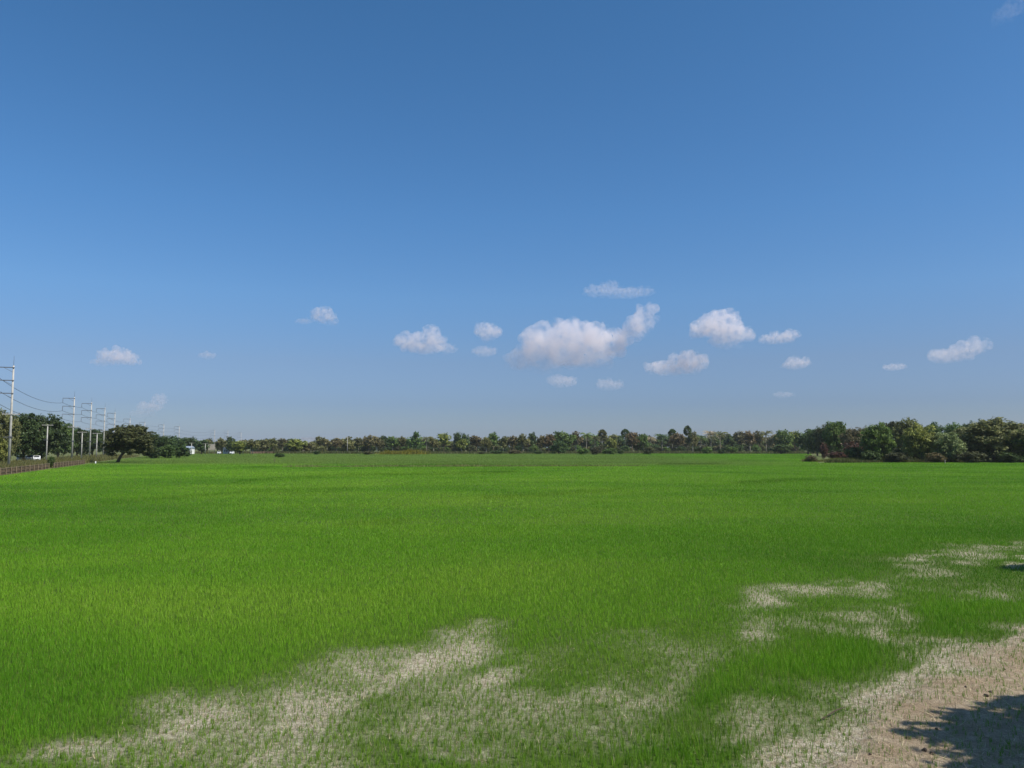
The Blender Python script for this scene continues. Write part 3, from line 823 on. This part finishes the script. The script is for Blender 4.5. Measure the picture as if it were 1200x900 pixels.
# ------------------------------------------------------------------ weeds along the edges (uncountable)
def weeds(name, n, rng, cols, hgt, wd, fn):
    x, y = fn(n, rng); n = len(x)
    t = rng.random((n, 1)); c = np.array(cols)
    col = c[0] * (1 - t) + c[1] * t
    col = col * (.7 + .6 * rng.random((n, 1)))
    me = blades(name, x, y, np.zeros(n) - .02, hgt * (.5 + .8 * rng.random(n)) * (.5 + vn(x, y, 6, 91)), wd * (.6 + .8 * rng.random(n)), col, .1 + .5 * rng.random(n), M_BLADE, 1, rng)
    tag(link(bpy.data.objects.new(name, me)), kind="stuff")
rw = np.random.default_rng(31)
def verge(n, rng):
    y = 85 + 250 * rng.random(n) ** 1.2; return fence_x(y) - 1.0 - 16 * rng.random(n), y
weeds("verge_weeds", 26000, rw, [(.10, .115, .03), (.21, .18, .07)], 1.1, .12, verge)
def faredge(n, rng):
    x = -190 + 370 * rng.random(n); y = 452 + 6 * np.sin(x * .03) + 34 * rng.random(n) ** 1.5; return x, y
weeds("edge_weeds", 30000, rw, [(.06, .09, .025), (.16, .15, .055)], 1.3, .4, faredge)
def mound(n, rng):
    cx, cyy = ground(473, 532.4); a = rng.normal(size=n); b_ = rng.normal(size=n); return cx + a * 4.6, cyy + b_ * 2.0
weeds("mustard_weeds", 5000, rw, [(.17, .16, .018), (.24, .21, .03)], 2.2, .3, mound)
def point(n, rng):
    cx, cyy = ground(985, 541.2); a = rng.random(n); return cx - 9 + 30 * a, cyy + rng.normal(size=n) * 1.8 + 2
weeds("point_weeds", 9000, rw, [(.12, .16, .025), (.22, .20, .06)], 1.0, .16, point)
def clumpfoot(n, rng):
    x = 80 + 90 * rng.random(n); return x, 203 + 4 * np.sin(x * .07) + 3 * rng.random(n)
weeds("clump_weeds", 12000, rw, [(.06, .09, .02), (.15, .14, .05)], .8, .15, clumpfoot)
# low field bund with pale dry grass
a_ = ground(330, 547.2); c_ = ground(760, 546.4)
def bund(n, rng):
    t = rng.beta(1.4, 1.4, n); return a_[0] + (c_[0] - a_[0]) * t, a_[1] + (c_[1] - a_[1]) * t + rng.normal(size=n) * .5
weeds("bund_grass", 6000, rw, [(.16, .21, .05), (.27, .24, .10)], .42, .12, bund)

# ------------------------------------------------------------------ poles
LDIR = math.atan2(-1, _fb)           # line runs towards (-fb.., 1)
along = Vector((_fb, 1, 0)).normalized(); across = Vector((-along.y, along.x, 0))   # away from the field
RZ = math.atan2(across.y, across.x)
ARMZ = [19.3, 16.8, 14.3]; ARML = 3.1
def pole_parts():
    P = {}
    P["shaft"] = MB().tube([(0, 0, -.1), (0, 0, 10), (0, 0, 19.7)], [.27, .21, .15], 8).mesh("shaft", M_CONC, True)
    P["lightning_rod"] = MB().tube([(0, 0, 19.7), (0, 0, 21.6)], [.04, .02], 6).mesh("lightning_rod", M_STEEL)
    P["crossarm"] = MB().box((ARML / 2 - .1, .2, 0), (ARML + .2, .13, .16)).tube([(.05, .2, -.9), (ARML * .5, .2, -.05)], .035, 5).mesh("crossarm", M_STEEL)
    mb = MB().tube([(ARML, .2, -.08), (ARML, .2, -1.45)], .035, 6)
    for k in range(8): mb.tube([(ARML, .2, -.22 - k * .15), (ARML, .2, -.27 - k * .15)], [.07, .15], 9)
    P["insulator"] = mb.mesh("insulator", M_INS)
    mb = MB().box((0, .24, 0), (3.0, .14, .14))
    P["lower_crossarm"] = mb.mesh("lower_crossarm", M_CONC)
    mb = MB().tube([(0, 0, 0), (0, 0, .12)], .05, 6)
    for k in range(3): mb.tube([(0, 0, .10 + k * .09), (0, 0, .14 + k * .09)], [.11, .06], 8)
    P["pin_insulator"] = mb.mesh("pin_insulator", M_INS)
    P["clamp_bracket"] = MB().box((.25, .25, 0), (1.7, .12, .12)).tube([(0, 0, -.18), (0, 0, .18)], .3, 10).mesh("clamp_bracket", M_STEEL)
    return P
PP = pole_parts()
TALL = [  # px of base, base-derived distance, photo top, label
    (11, 154, "tallest nearest concrete pole with three long crossarms at the photo's left edge"),
    (84.5, 243, "second tall concrete pole, its three dark crossarms clear above the trees"),
    (105, 284, "third tall concrete pole, standing between two short poles before the umbrella tree"),
    (121, 322, "fourth tall concrete pole, just before the umbrella tree's crown"),
    (133, 356, "tall pole whose top shows over the near side of the umbrella tree"),
    (151, 425, "tall pole rising from behind the middle of the umbrella tree's crown"),
    (168.5, 486, "tall pole rising behind the far half of the umbrella tree's crown"),
    (191, 500, "sunlit tall pole over the dark trees right after the umbrella tree"),
    (209.2, 545, "tall pole with stacked insulators behind the wide dark shrub"),
    (251, 640, "tall pole directly behind the beige signboard"),
    (266.5, 700, "faint tall pole above the trees between signboard and white shed"),
    (282, 760, "farthest tall pole with a wide tee top above the bright round tree"),
]
TOPY = [427.8, 465, 471.3, 477.5, 483, 490, 494, 497, 499, 503.5, 504.5, 506.5]
HANG = []
def build_pole(px, d, label, scale, x=None):
    X0 = at(px, 530, d)[0] if x is None else x
    t = empty("tall_power_pole", (X0, d, 0), label, "utility pole", "tall poles of the power line", rz=RZ, scale=(1, 1, scale))
    part("shaft", PP["shaft"], t); part("lightning_rod", PP["lightning_rod"], t)
    pts = []
    for z in ARMZ:
        a = part("crossarm", PP["crossarm"], t); a.location = (0, 0, z)
        i_ = part("insulator", PP["insulator"], a)
        v = Matrix.Rotation(RZ, 3, 'Z') @ Vector((ARML, .2, 0)); pts.append(Vector((X0 + v.x, d + v.y, (z - 1.45) * scale)))
    l = part("lower_crossarm", PP["lower_crossarm"], t); l.location = (0, 0, 10.3)
    for s in (-1.35, -.5, .5, 1.35):
        q = part("pin_insulator", PP["pin_insulator"], l); q.location = (s, .24, .07)
    c = part("clamp_bracket", PP["clamp_bracket"], t); c.location = (0, 0, 5.9)
    HANG.append(pts)
build_pole(0, 78, "tall concrete pole before the photo's left edge", 1.0, x=at(11, 530, 154)[0] - _fb * 76)
for (px, d, lab), ty in zip(TALL, TOPY):
    H = at(px, ty, d)[2]
    build_pole(px, d, lab, H / 19.8)
for k, nm in enumerate(("topmost", "middle", "lowest")):
    mb = MB()
    for a, b_ in zip(HANG[:-1], HANG[1:]):
        p, q = a[k], b_[k]; L = (q - p).length; sag = .000155 * L * L * 1.2
        pts = [p.lerp(q, s / 14) - Vector((0, 0, 4 * sag * (s / 14) * (1 - s / 14))) for s in range(15)]
        mb.tube(pts, .045, 5, cap=False)
    o = link(bpy.data.objects.new("power_line", mb.mesh("power_line", M_WIRE)))
    tag(o, f"{nm} of the three sagging dark wires strung between the tall poles", "wire", "wires of the tall poles")

SP = {"shaft": MB().tube([(0, 0, -.1), (0, 0, 9.4)], [.19, .12], 8).mesh("shaft", M_CONC, True),
      "crossarm": MB().box((0, .17, 0), (2.6, .11, .12)).mesh("crossarm", M_CONC), "bracket": MB().box((.3, .15, 0), (1.0, .1, .1)).mesh("bracket", M_STEEL)}
SHORT = [
    (54.5, 497.5, 206, "short concrete pole with a tee crossarm standing alone before the dark trees"),
    (95.5, 506, 240, "short pole between the second and third tall poles"),
    (113, 507.5, 252, "short pole with white foot between the third and fourth tall poles"),
    (128, 513, 330, "short pole close against the umbrella tree's near edge"),
    (154, 515, 372, "short pole seen under the umbrella tree's crown, beside its trunk"),
    (163.5, 516, 400, "short pale pole under the far edge of the umbrella tree's crown"),
    (182.3, 515, 420, "short pole before the dark trees just past the umbrella tree"),
    (200.4, 515, 440, "short pole above the green roadside shrub"),
    (224.3, 519, 400, "short grey pole before the small white house"),
    (240.4, 519.5, 410, "short pole just before the beige signboard"),
    (284.5, 519.5, 420, "short pole before the bright yellow-green round tree"),
    (293.5, 517.5, 420, "last short pole of the row, beside the brown clay wall"),
    (407, 512.5, 476, "slim pale pole among the olive trees of the far line"),
]
for px, ty, d, lab in SHORT:
    H = at(px, ty, d)[2]; x = at(px, 530, d)[0]
    t = empty("short_power_pole", (x, d, 0), lab, "utility pole", "short poles along the road", rz=RZ, scale=(1, 1, H / 9.4))
    part("shaft", SP["shaft"], t)
    c = part("crossarm", SP["crossarm"], t); c.location = (0, 0, 9.25)
    for s in (-1.1, 0.45, 1.1):
        q = part("pin_insulator", PP["pin_insulator"], c); q.location = (s, .17, .06)
    b_ = part("bracket", SP["bracket"], t); b_.location = (0, 0, 5.6)

# ------------------------------------------------------------------ wooden fences
def fence(y0, y1, label, h=1.0, mat=M_WOOD):
    x0 = fence_x(y0); L = (y1 - y0) * math.hypot(1, _fb); rz = math.atan2(1, _fb)
    t = empty("wooden_fence", (x0, y0, 0), label, "fence", "wooden fences along the field", rz=rz)
    np_ = max(2, int(round(L / 3.2)) + 1); r = random.Random(int(y0))
    for k in range(np_):
        s = L * k / (np_ - 1)
        part("post", MB().tube([(s, 0, -.1), (s + r.uniform(-.05, .05), r.uniform(-.05, .05), h + r.uniform(.02, .16))], .075, 6).mesh("post", M_PALEWOOD), t)
    part("rail", MB().box((L / 2, .09, h - .05), (L, .05, .10)).mesh("rail", M_PALEWOOD), t)
    part("rail", MB().box((L / 2, .09, .38), (L, .05, .09)).mesh("rail", mat), t)
    mb = MB(); s = .12
    while s < L - .1:
        wd = r.uniform(.14, .24); hh = h - .08 - r.uniform(0, .12)
        mb.box((s + wd / 2, .15, hh / 2 + .02), (wd, .03, hh))
        s += wd + r.uniform(.02, .10)
    part("slat_panel", mb.mesh("slat_panel", mat), t)
yA = ground(0, 557)[1]
yB = (lambda: next(y for y in np.arange(yA, 400, .5) if project(np.array([fence_x(y)]), np.array([y]))[0][0] > 57))()
yC = next(y for y in np.arange(yA, 400, .5) if project(np.array([fence_x(y)]), np.array([y]))[0][0] > 63)
yD = next(y for y in np.arange(yA, 400, .5) if project(np.array([fence_x(y)]), np.array([y]))[0][0] > 96)
yE = next(y for y in np.arange(yA, 400, .5) if project(np.array([fence_x(y)]), np.array([y]))[0][0] > 119)
fence(yA - 24, yB, "brown wooden slat fence from the photo's edge to the small green bush")
fence(yC, yD + 4, "brown wooden slat fence running on from the small green bush towards the umbrella tree")

# ------------------------------------------------------------------ parked cars under the trees (nose to the field)
def car_meshes():
    P = {}
    prof = [(-2.1, .35), (2.05, .35), (2.1, .75), (1.95, .92), (1.0, 1.0), (.45, 1.45), (-1.2, 1.48), (-1.9, 1.02), (-2.12, .9)]
    bmh = MB().prism(prof, 'x', -.84, .84)
    me = bmh.mesh("body", M_CARPAINT)
    bm = bmesh.new(); bm.from_mesh(me); bmesh.ops.bevel(bm, geom=bm.edges[:], offset=.06, segments=2, affect='EDGES'); bm.to_mesh(me); bm.free()
    P["body"] = me
    P["windscreen"] = mesh_from("windscreen", [(-.70, .99 - .0, 1.035), (.70, .99, 1.035), (.60, .53, 1.40), (-.60, .53, 1.40)], [(0, 1, 2, 3)], M_GLASS)
    P["windscreen"].transform(Matrix.Translation((0, .02, .025)))
    P["side_window"] = mesh_from("side_window", [(.846, .75, 1.02), (.846, -1.6, 1.05), (.846, -1.15, 1.38), (.846, .42, 1.38)], [(0, 1, 2, 3)], M_GLASS)
    mb = MB().tube([(-.1, 0, 0), (.1, 0, 0)], .33, 16); P["wheel"] = mb.mesh("wheel", M_RUBBER)
    P["rim"] = MB().tube([(-.115, 0, 0), (.115, 0, 0)], .19, 12).mesh("rim", M_STEEL)
    P["headlight"] = MB().box((0, 0, 0), (.36, .06, .14)).mesh("headlight", M_LAMP)
    P["grille"] = MB().box((0, 2.10, .62), (.8, .04, .16)).mesh("grille", M_RUBBER)
    return P
CP = car_meshes()
for px, d, lab in ((24.0, 213, "white parked car under the dark trees, closest to the tallest pole"), (34.0, 214, "white parked car in the middle of the three under the trees"), (43.0, 213, "white parked car under the trees, closest to the short pole")):
    X0 = at(px, 535, d)[0]
    t = empty("parked_car", (X0, d, .2), lab, "car", "white cars parked under the roadside trees", rz=math.atan2(X0, -d) + .03)
    for nm in ("body", "windscreen", "side_window", "grille"): part(nm, CP[nm], t)
    q = part("side_window", CP["side_window"], t); q.scale = (-1, 1, 1)
    for sx in (-.78, .78):
        for sy in (-1.3, 1.3):
            wq = part("wheel", CP["wheel"], t); wq.location = (sx, sy, .33); part("rim", CP["rim"], wq)
        hq = part("headlight", CP["headlight"], t); hq.location = (sx * .75, 2.07, .80)

# ------------------------------------------------------------------ houses, sign, wall
def house(px, d, wpx, hpx_top, label, roof_mat, depth=5.0, rz=0.0, zb=0.0, roof_h=1.2, wall_mat=None):
    x = at(px, 530, d)[0]; W = wpx / F * d; H = max(1.6, at(px, hpx_top, d)[2] - roof_h)
    t = empty("house", (x, d, zb), label, "house", rz=rz)
    part("wall", MB().box((0, 0, H / 2), (W, depth, H)).mesh("wall", wall_mat or M_WALL), t)
    a, hD = W / 2 + .35, depth / 2 + .4
    prof = [(-hD, H + .004), (hD, H + .004), (hD, H + .12), (0, H + roof_h), (-hD, H + .12)]
    part("roof", MB().prism(prof, 'x', -a, a).mesh("roof", roof_mat), t)
    dr = part("door", MB().box((W * .28, -depth / 2 - .03, 1.0), (.9, .06, 2.0)).mesh("door", M_WOOD), t)
    part("handle", MB().box((W * .28 - .35, -depth / 2 - .09, 1.0), (.05, .08, .15)).mesh("handle", M_STEEL), dr)
    for s in (-.30, -.04):
        wn = part("window", MB().box((W * s, -depth / 2 - .02, H * .58), (W * .16, .05, .9)).mesh("window", M_GLASS), t)
        part("sill", MB().box((W * s, -depth / 2 - .06, H * .58 - .5), (W * .2, .14, .08)).mesh("sill", M_WHITE), wn)
house(221.5, 432, 8.5, 522.8, "small white house behind the dark shrub and short grey pole", M_ROOFBLUE)
house(268, 445, 9.5, 524.6, "low white roadside shed between the signboard and the bright round tree", M_ROOFGREY, roof_h=.5)
house(361, 520, 14, 512.5, "house with a big dark grey roof among the far olive trees", M_ROOFGREY, depth=9, roof_h=4.6, wall_mat=M_BOARD)
x, y = ground(248, 532.6); y = 425; x = at(248, 530, y)[0]
t = empty("signboard", (x, y, 0), "large blank beige signboard on dark posts at the road", "sign")
zt, zb = at(248, 520.6, y)[2], at(248, 527.2, y)[2]; wS = 8.2 / F * y
part("panel", MB().box((0, 0, (zt + zb) / 2), (wS, .12, zt - zb)).mesh("panel", M_BOARD), t)
part("panel_frame", MB().box((0, .1, zt + .05), (wS + .15, .1, .1)).box((0, .1, zb - .05), (wS + .15, .1, .1)).mesh("panel_frame", M_STEEL), t)
for s in (-.35, .35): part("post", MB().tube([(s * wS, .2, -.1), (s * wS, .2, zt)], .09, 7).mesh("post", M_STEEL), t)
for px, d, lab in ((257, 420, "white parked car between the signboard and the white shed"), (271.5, 425, "white parked car in front of the white shed's end")):
    t = empty("parked_car", (at(px, 530, d)[0], d, 0), lab, "car", rz=math.pi + .2)
    for nm in ("body", "windscreen", "side_window", "grille"): part(nm, CP[nm], t)
    q = part("side_window", CP["side_window"], t); q.scale = (-1, 1, 1)
    for sx in (-.78, .78):
        for sy in (-1.3, 1.3):
            wq = part("wheel", CP["wheel"], t); wq.location = (sx, sy, .33); part("rim", CP["rim"], wq)
        hq = part("headlight", CP["headlight"], t); hq.location = (sx * .75, 2.07, .80)
x0, x1 = at(291, 530, 455)[0], at(320, 530, 455)[0]
wl = link(bpy.data.objects.new("clay_wall", MB().box(((x0 + x1) / 2, 458, .6), (x1 - x0, .4, 1.2)).box(((x0 + x1) / 2, 458, 1.24), (x1 - x0 + .2, .55, .08)).mesh("clay_wall", M_CLAY)))
tag(wl, "low brown clay wall at the field's far corner beside the last short pole", "wall")

# stakes, clods, twig
def stake(px, top, base, r, mat, label):
    x, y = ground(px, base); zt = at(px, top, y)[2]
    o = link(bpy.data.objects.new("marker_stake", MB().tube([(x, y, -.05), (x + .02, y, zt * .9), (x + .02, y, zt)], [r, r * .9, r * .5], 7).mesh("marker_stake", mat)))
    tag(o, label, "stake")
stake(1107.4, 538.8, 543.2, .10, M_PALEBARK, "short pale stake at the rice edge below the whitish small tree")
stake(321.8, 537.6, 541.2, .09, M_PALEWOOD, "thin wooden stake alone in the far rice")
stake(111.8, 540.6, 543.2, .15, M_WHITE, "stubby white marker at the fence end near the short poles")
rc = random.Random(9)
for k, (px, py, s) in enumerate(((1156, 823, .045), (1161, 818, .03), (1064, 873, .035), (1084, 889, .04), (1093, 893, .035), (1132, 812, .025), (1177, 790, .028), (1098, 862, .026), (1020, 893, .02))):
    x, y = ground(px, py)
    bm = bmesh.new(); bmesh.ops.create_icosphere(bm, subdivisions=2, radius=s)
    for v in bm.verts: v.co *= rc.uniform(.75, 1.2); v.co.z *= .7
    me = bpy.data.meshes.new("dirt_clod"); bm.to_mesh(me); bm.free(); me.materials.append(M_CLOD)
    o = link(bpy.data.objects.new("dirt_clod", me)); o.location = (x, y, float(zground(np.array([x]), np.array([y]))[0]) + s * .25)
    tag(o, "small dark clod on the bare dirt bank near the tree shadow", "clod", "dark clods on the dirt bank")
a, b_ = ground(962, 847), ground(992, 833)
za = float(zground(np.array([a[0]]), np.array([a[1]]))[0]) + .03
o = link(bpy.data.objects.new("dry_twig", MB().tube([(a[0], a[1], za), ((a[0] + b_[0]) / 2 + .03, (a[1] + b_[1]) / 2, za + .05), (b_[0], b_[1], za + .02)], [.012, .011, .005], 6).mesh("dry_twig", M_TWIG)))
tag(o, "thin dry twig lying on the pale soil before the dense rice clump", "twig")

# ------------------------------------------------------------------ clouds: real banks of vapour kilometres away
def cloud_mat(name, dens, scale):
    m, nt, out = new_mat(name)
    pv = N(nt, "ShaderNodeVolumePrincipled")
    pv.inputs["Color"].default_value = (.985, .945, .96, 1); pv.inputs["Anisotropy"].default_value = 0.1
    tc = N(nt, "ShaderNodeTexCoord"); sp = N(nt, "ShaderNodeSeparateXYZ"); nt.links.new(tc.outputs["Generated"], sp.inputs[0])
    r1 = N(nt, "ShaderNodeMapRange", interpolation_type='SMOOTHSTEP'); r1.inputs[1].default_value = -.05; r1.inputs[2].default_value = .58
    r1.inputs[3].default_value = .08; nt.links.new(sp.outputs["Z"], r1.inputs[0])
    no = N(nt, "ShaderNodeTexNoise"); no.inputs["Scale"].default_value = 2.2 / scale; no.inputs["Detail"].default_value = 4; no.inputs["Roughness"].default_value = .6
    nt.links.new(tc.outputs["Object"], no.inputs["Vector"])
    r2 = N(nt, "ShaderNodeMapRange", interpolation_type='SMOOTHSTEP'); r2.inputs[1].default_value = .38; r2.inputs[2].default_value = .66
    r2.inputs[3].default_value = .05; r2.inputs[4].default_value = 2.2; nt.links.new(no.outputs["Fac"], r2.inputs[0])
    m1 = N(nt, "ShaderNodeMath", operation='MULTIPLY'); nt.links.new(r1.outputs[0], m1.inputs[0]); nt.links.new(r2.outputs[0], m1.inputs[1])
    m2 = N(nt, "ShaderNodeMath", operation='MULTIPLY'); nt.links.new(m1.outputs[0], m2.inputs[0]); m2.inputs[1].default_value = dens
    nt.links.new(m2.outputs[0], pv.inputs["Density"])
    nt.links.new(pv.outputs[0], out.inputs["Volume"])
    return m
def cloud(px_blobs, d, tau, label, seed, puff=26):
    """px_blobs: (px,py,rx,ry) in photo pixels; solid banks built at distance d"""
    r = np.random.default_rng(seed); mpp = d / F
    px_blobs = [(a, b, c * 1.22, e * 1.26) for a, b, c, e in px_blobs]
    bm = bmesh.new()
    cx = np.mean([q[0] for q in px_blobs]); cyy = np.mean([q[1] for q in px_blobs])
    C = Vector(at(cx, cyy, d)); ymin = 1e9
    rmax = max(q[3] for q in px_blobs) * mpp
    for (px, py, rx, ry) in px_blobs:
        c = Vector(at(px, py, d)) - C; c.y += r.uniform(-.5, .5) * rx * mpp
        def ball(p, sx, sy, sz):
            res = bmesh.ops.create_icosphere(bm, subdivisions=2, radius=1.0)
            for v in res["verts"]: v.co = Vector((v.co.x * sx, v.co.y * sy, v.co.z * sz)) + p
        ball(c, rx * mpp * .8, rx * mpp * .8, ry * mpp * .8)
        for k in range(puff):
            a = r.random() * 6.28; e = math.asin(r.uniform(-.35, 1)); q = r.uniform(.16, .40)
            p = c + Vector((math.cos(a) * math.cos(e) * rx, math.sin(a) * math.cos(e) * rx, math.sin(e) * ry)) * mpp * .78
            s = q * min(ry * 1.25, rx) * mpp
            ball(p, s * 1.1, s * 1.1, s)
    me = bpy.data.meshes.new("cloud_raw"); bm.to_mesh(me); bm.free()
    tmp = bpy.data.objects.new("cloud_raw", me); COL.objects.link(tmp)
    md = tmp.modifiers.new("r", 'REMESH'); md.mode = 'VOXEL'; md.voxel_size = max(mpp * .55, rmax / 22)
    dg = bpy.context.evaluated_depsgraph_get()
    me2 = bpy.data.meshes.new_from_object(tmp.evaluated_get(dg)); me2.name = "cloud"
    bpy.data.objects.remove(tmp); bpy.data.meshes.remove(me)
    n = len(me2.vertices); co_ = np.empty(n * 3, np.float32); me2.vertices.foreach_get("co", co_); co_ = co_.reshape(-1, 3)
    # fray the surface
    f1 = fbm(co_[:, 0] + co_[:, 1] * .7, co_[:, 2] + co_[:, 1] * .3, rmax * .30, 95, 4) - .5
    nr = np.empty(n * 3, np.float32); me2.vertices.foreach_get("normal", nr); nr = nr.reshape(-1, 3)
    co_ = co_ + nr * (f1 * rmax * .5)[:, None]
    me2.vertices.foreach_set("co", co_.ravel()); me2.update()
    me2.materials.clear(); me2.materials.append(cloud_mat("cloud_vapour", tau * .60 / (2 * rmax), rmax))
    o = link(bpy.data.objects.new("cloud", me2)); o.location = C
    tag(o, label, "cloud", "clouds above the far trees")
cloud([(640, 414, 34, 24), (612, 424, 18, 12), (672, 404, 34, 22), (700, 403, 28, 20), (726, 396, 22, 11), (748, 384, 14, 12), (759, 370, 12.5, 14), (620, 425, 20, 10), (680, 420, 40, 12)], 8200, 2.7, "largest white cloud with a puffy tower at one end", 1)
cloud([(482, 402, 18, 10), (505, 398, 14, 13), (496, 406, 30, 8), (525, 410, 12, 6)], 8600, 1.8, "white two-humped cloud standing apart from the largest one", 2)
cloud([(572, 392, 15, 10)], 8400, 1.2, "small round cloud between the two-humped and the largest clouds", 3)
cloud([(568, 412, 15, 6)], 8600, .5, "faint grey scrap directly under the small round cloud", 4)
cloud([(845, 378, 22, 14), (828, 388, 20, 10), (856, 392, 24, 12), (848, 402, 18, 8)], 8000, 2.0, "bright full cloud, second in size to the towered one", 5)
cloud([(914, 397, 18, 7), (926, 393, 11, 6), (901, 399, 11, 5)], 8300, .95, "flat small cloud trailing from the bright full cloud", 6)
cloud([(778, 432, 20, 9), (805, 425, 18, 12), (795, 434, 26, 7)], 8500, 1.6, "low white cloud between the largest and the bright full clouds", 7)
cloud([(932, 427, 14, 8)], 8800, 1.0, "small round cloud under the flat trailing cloud", 8)
cloud([(1120, 416, 26, 9), (1141, 407, 16, 10), (1104, 420, 14, 6)], 8600, .95, "thin wedge-shaped cloud high above the nearer tree clump", 9)
cloud([(1051, 430, 13, 4.5)], 8800, .5, "tiny faint streak beside the wedge-shaped cloud", 10)
cloud([(700, 343, 17, 7), (715, 339, 13, 7), (735, 345, 22, 6), (754, 343, 13, 5), (722, 347, 28, 5)], 7600, .36, "thin flat grey cloud floating alone above the largest cloud", 11)
cloud([(379, 372, 12, 9), (386, 377, 10, 6)], 8000, 1.1, "small white cloud alone above the two-humped cloud's left", 12)
cloud([(355, 376, 10, 3.5)], 8100, .28, "faint scrap beside the small lone white cloud", 13)
cloud([(134, 418, 20, 9), (120, 425, 14, 5), (148, 422, 11, 7)], 8600, 1.2, "white cloud alone above the row of poles", 14)
cloud([(243, 417, 9, 5)], 8600, .4, "tiny faint cloud between the pole-row cloud and the lone white one", 15)
cloud([(187, 469, 9, 6), (176, 477, 14, 6), (164, 485, 14, 5)], 9500, .55, "pinkish slanting wisp low behind the umbrella tree", 16)
cloud([(660, 447, 18, 8)], 8900, .55, "pinkish fragment hanging below the largest cloud", 17)
cloud([(714, 452, 16, 7)], 8900, .45, "faint fragment below the largest cloud's tower end", 18)
cloud([(918, 463, 12, 4)], 9200, .22, "faintest scrap low above the far trees", 19)
cloud([(1176, 20, 12, 9), (1186, 12, 12, 9), (1170, 26, 8, 5)], 5200, .12, "faint veil high in the photo's upper corner", 20)

# ------------------------------------------------------------------ haze
HZ = True
if HZ:
    m, nt, out = new_mat("haze_air")
    pv = N(nt, "ShaderNodeVolumePrincipled")
    pv.inputs["Color"].default_value = (.92, .94, .97, 1); pv.inputs["Density"].default_value = 0.00007; pv.inputs["Anisotropy"].default_value = 0.2
    nt.links.new(pv.outputs[0], out.inputs["Volume"])
    o = link(bpy.data.objects.new("haze", MB().box((0, 1000, 11.5), (5000, 3200, 26)).mesh("haze", m)))
    tag(o, kind="stuff")
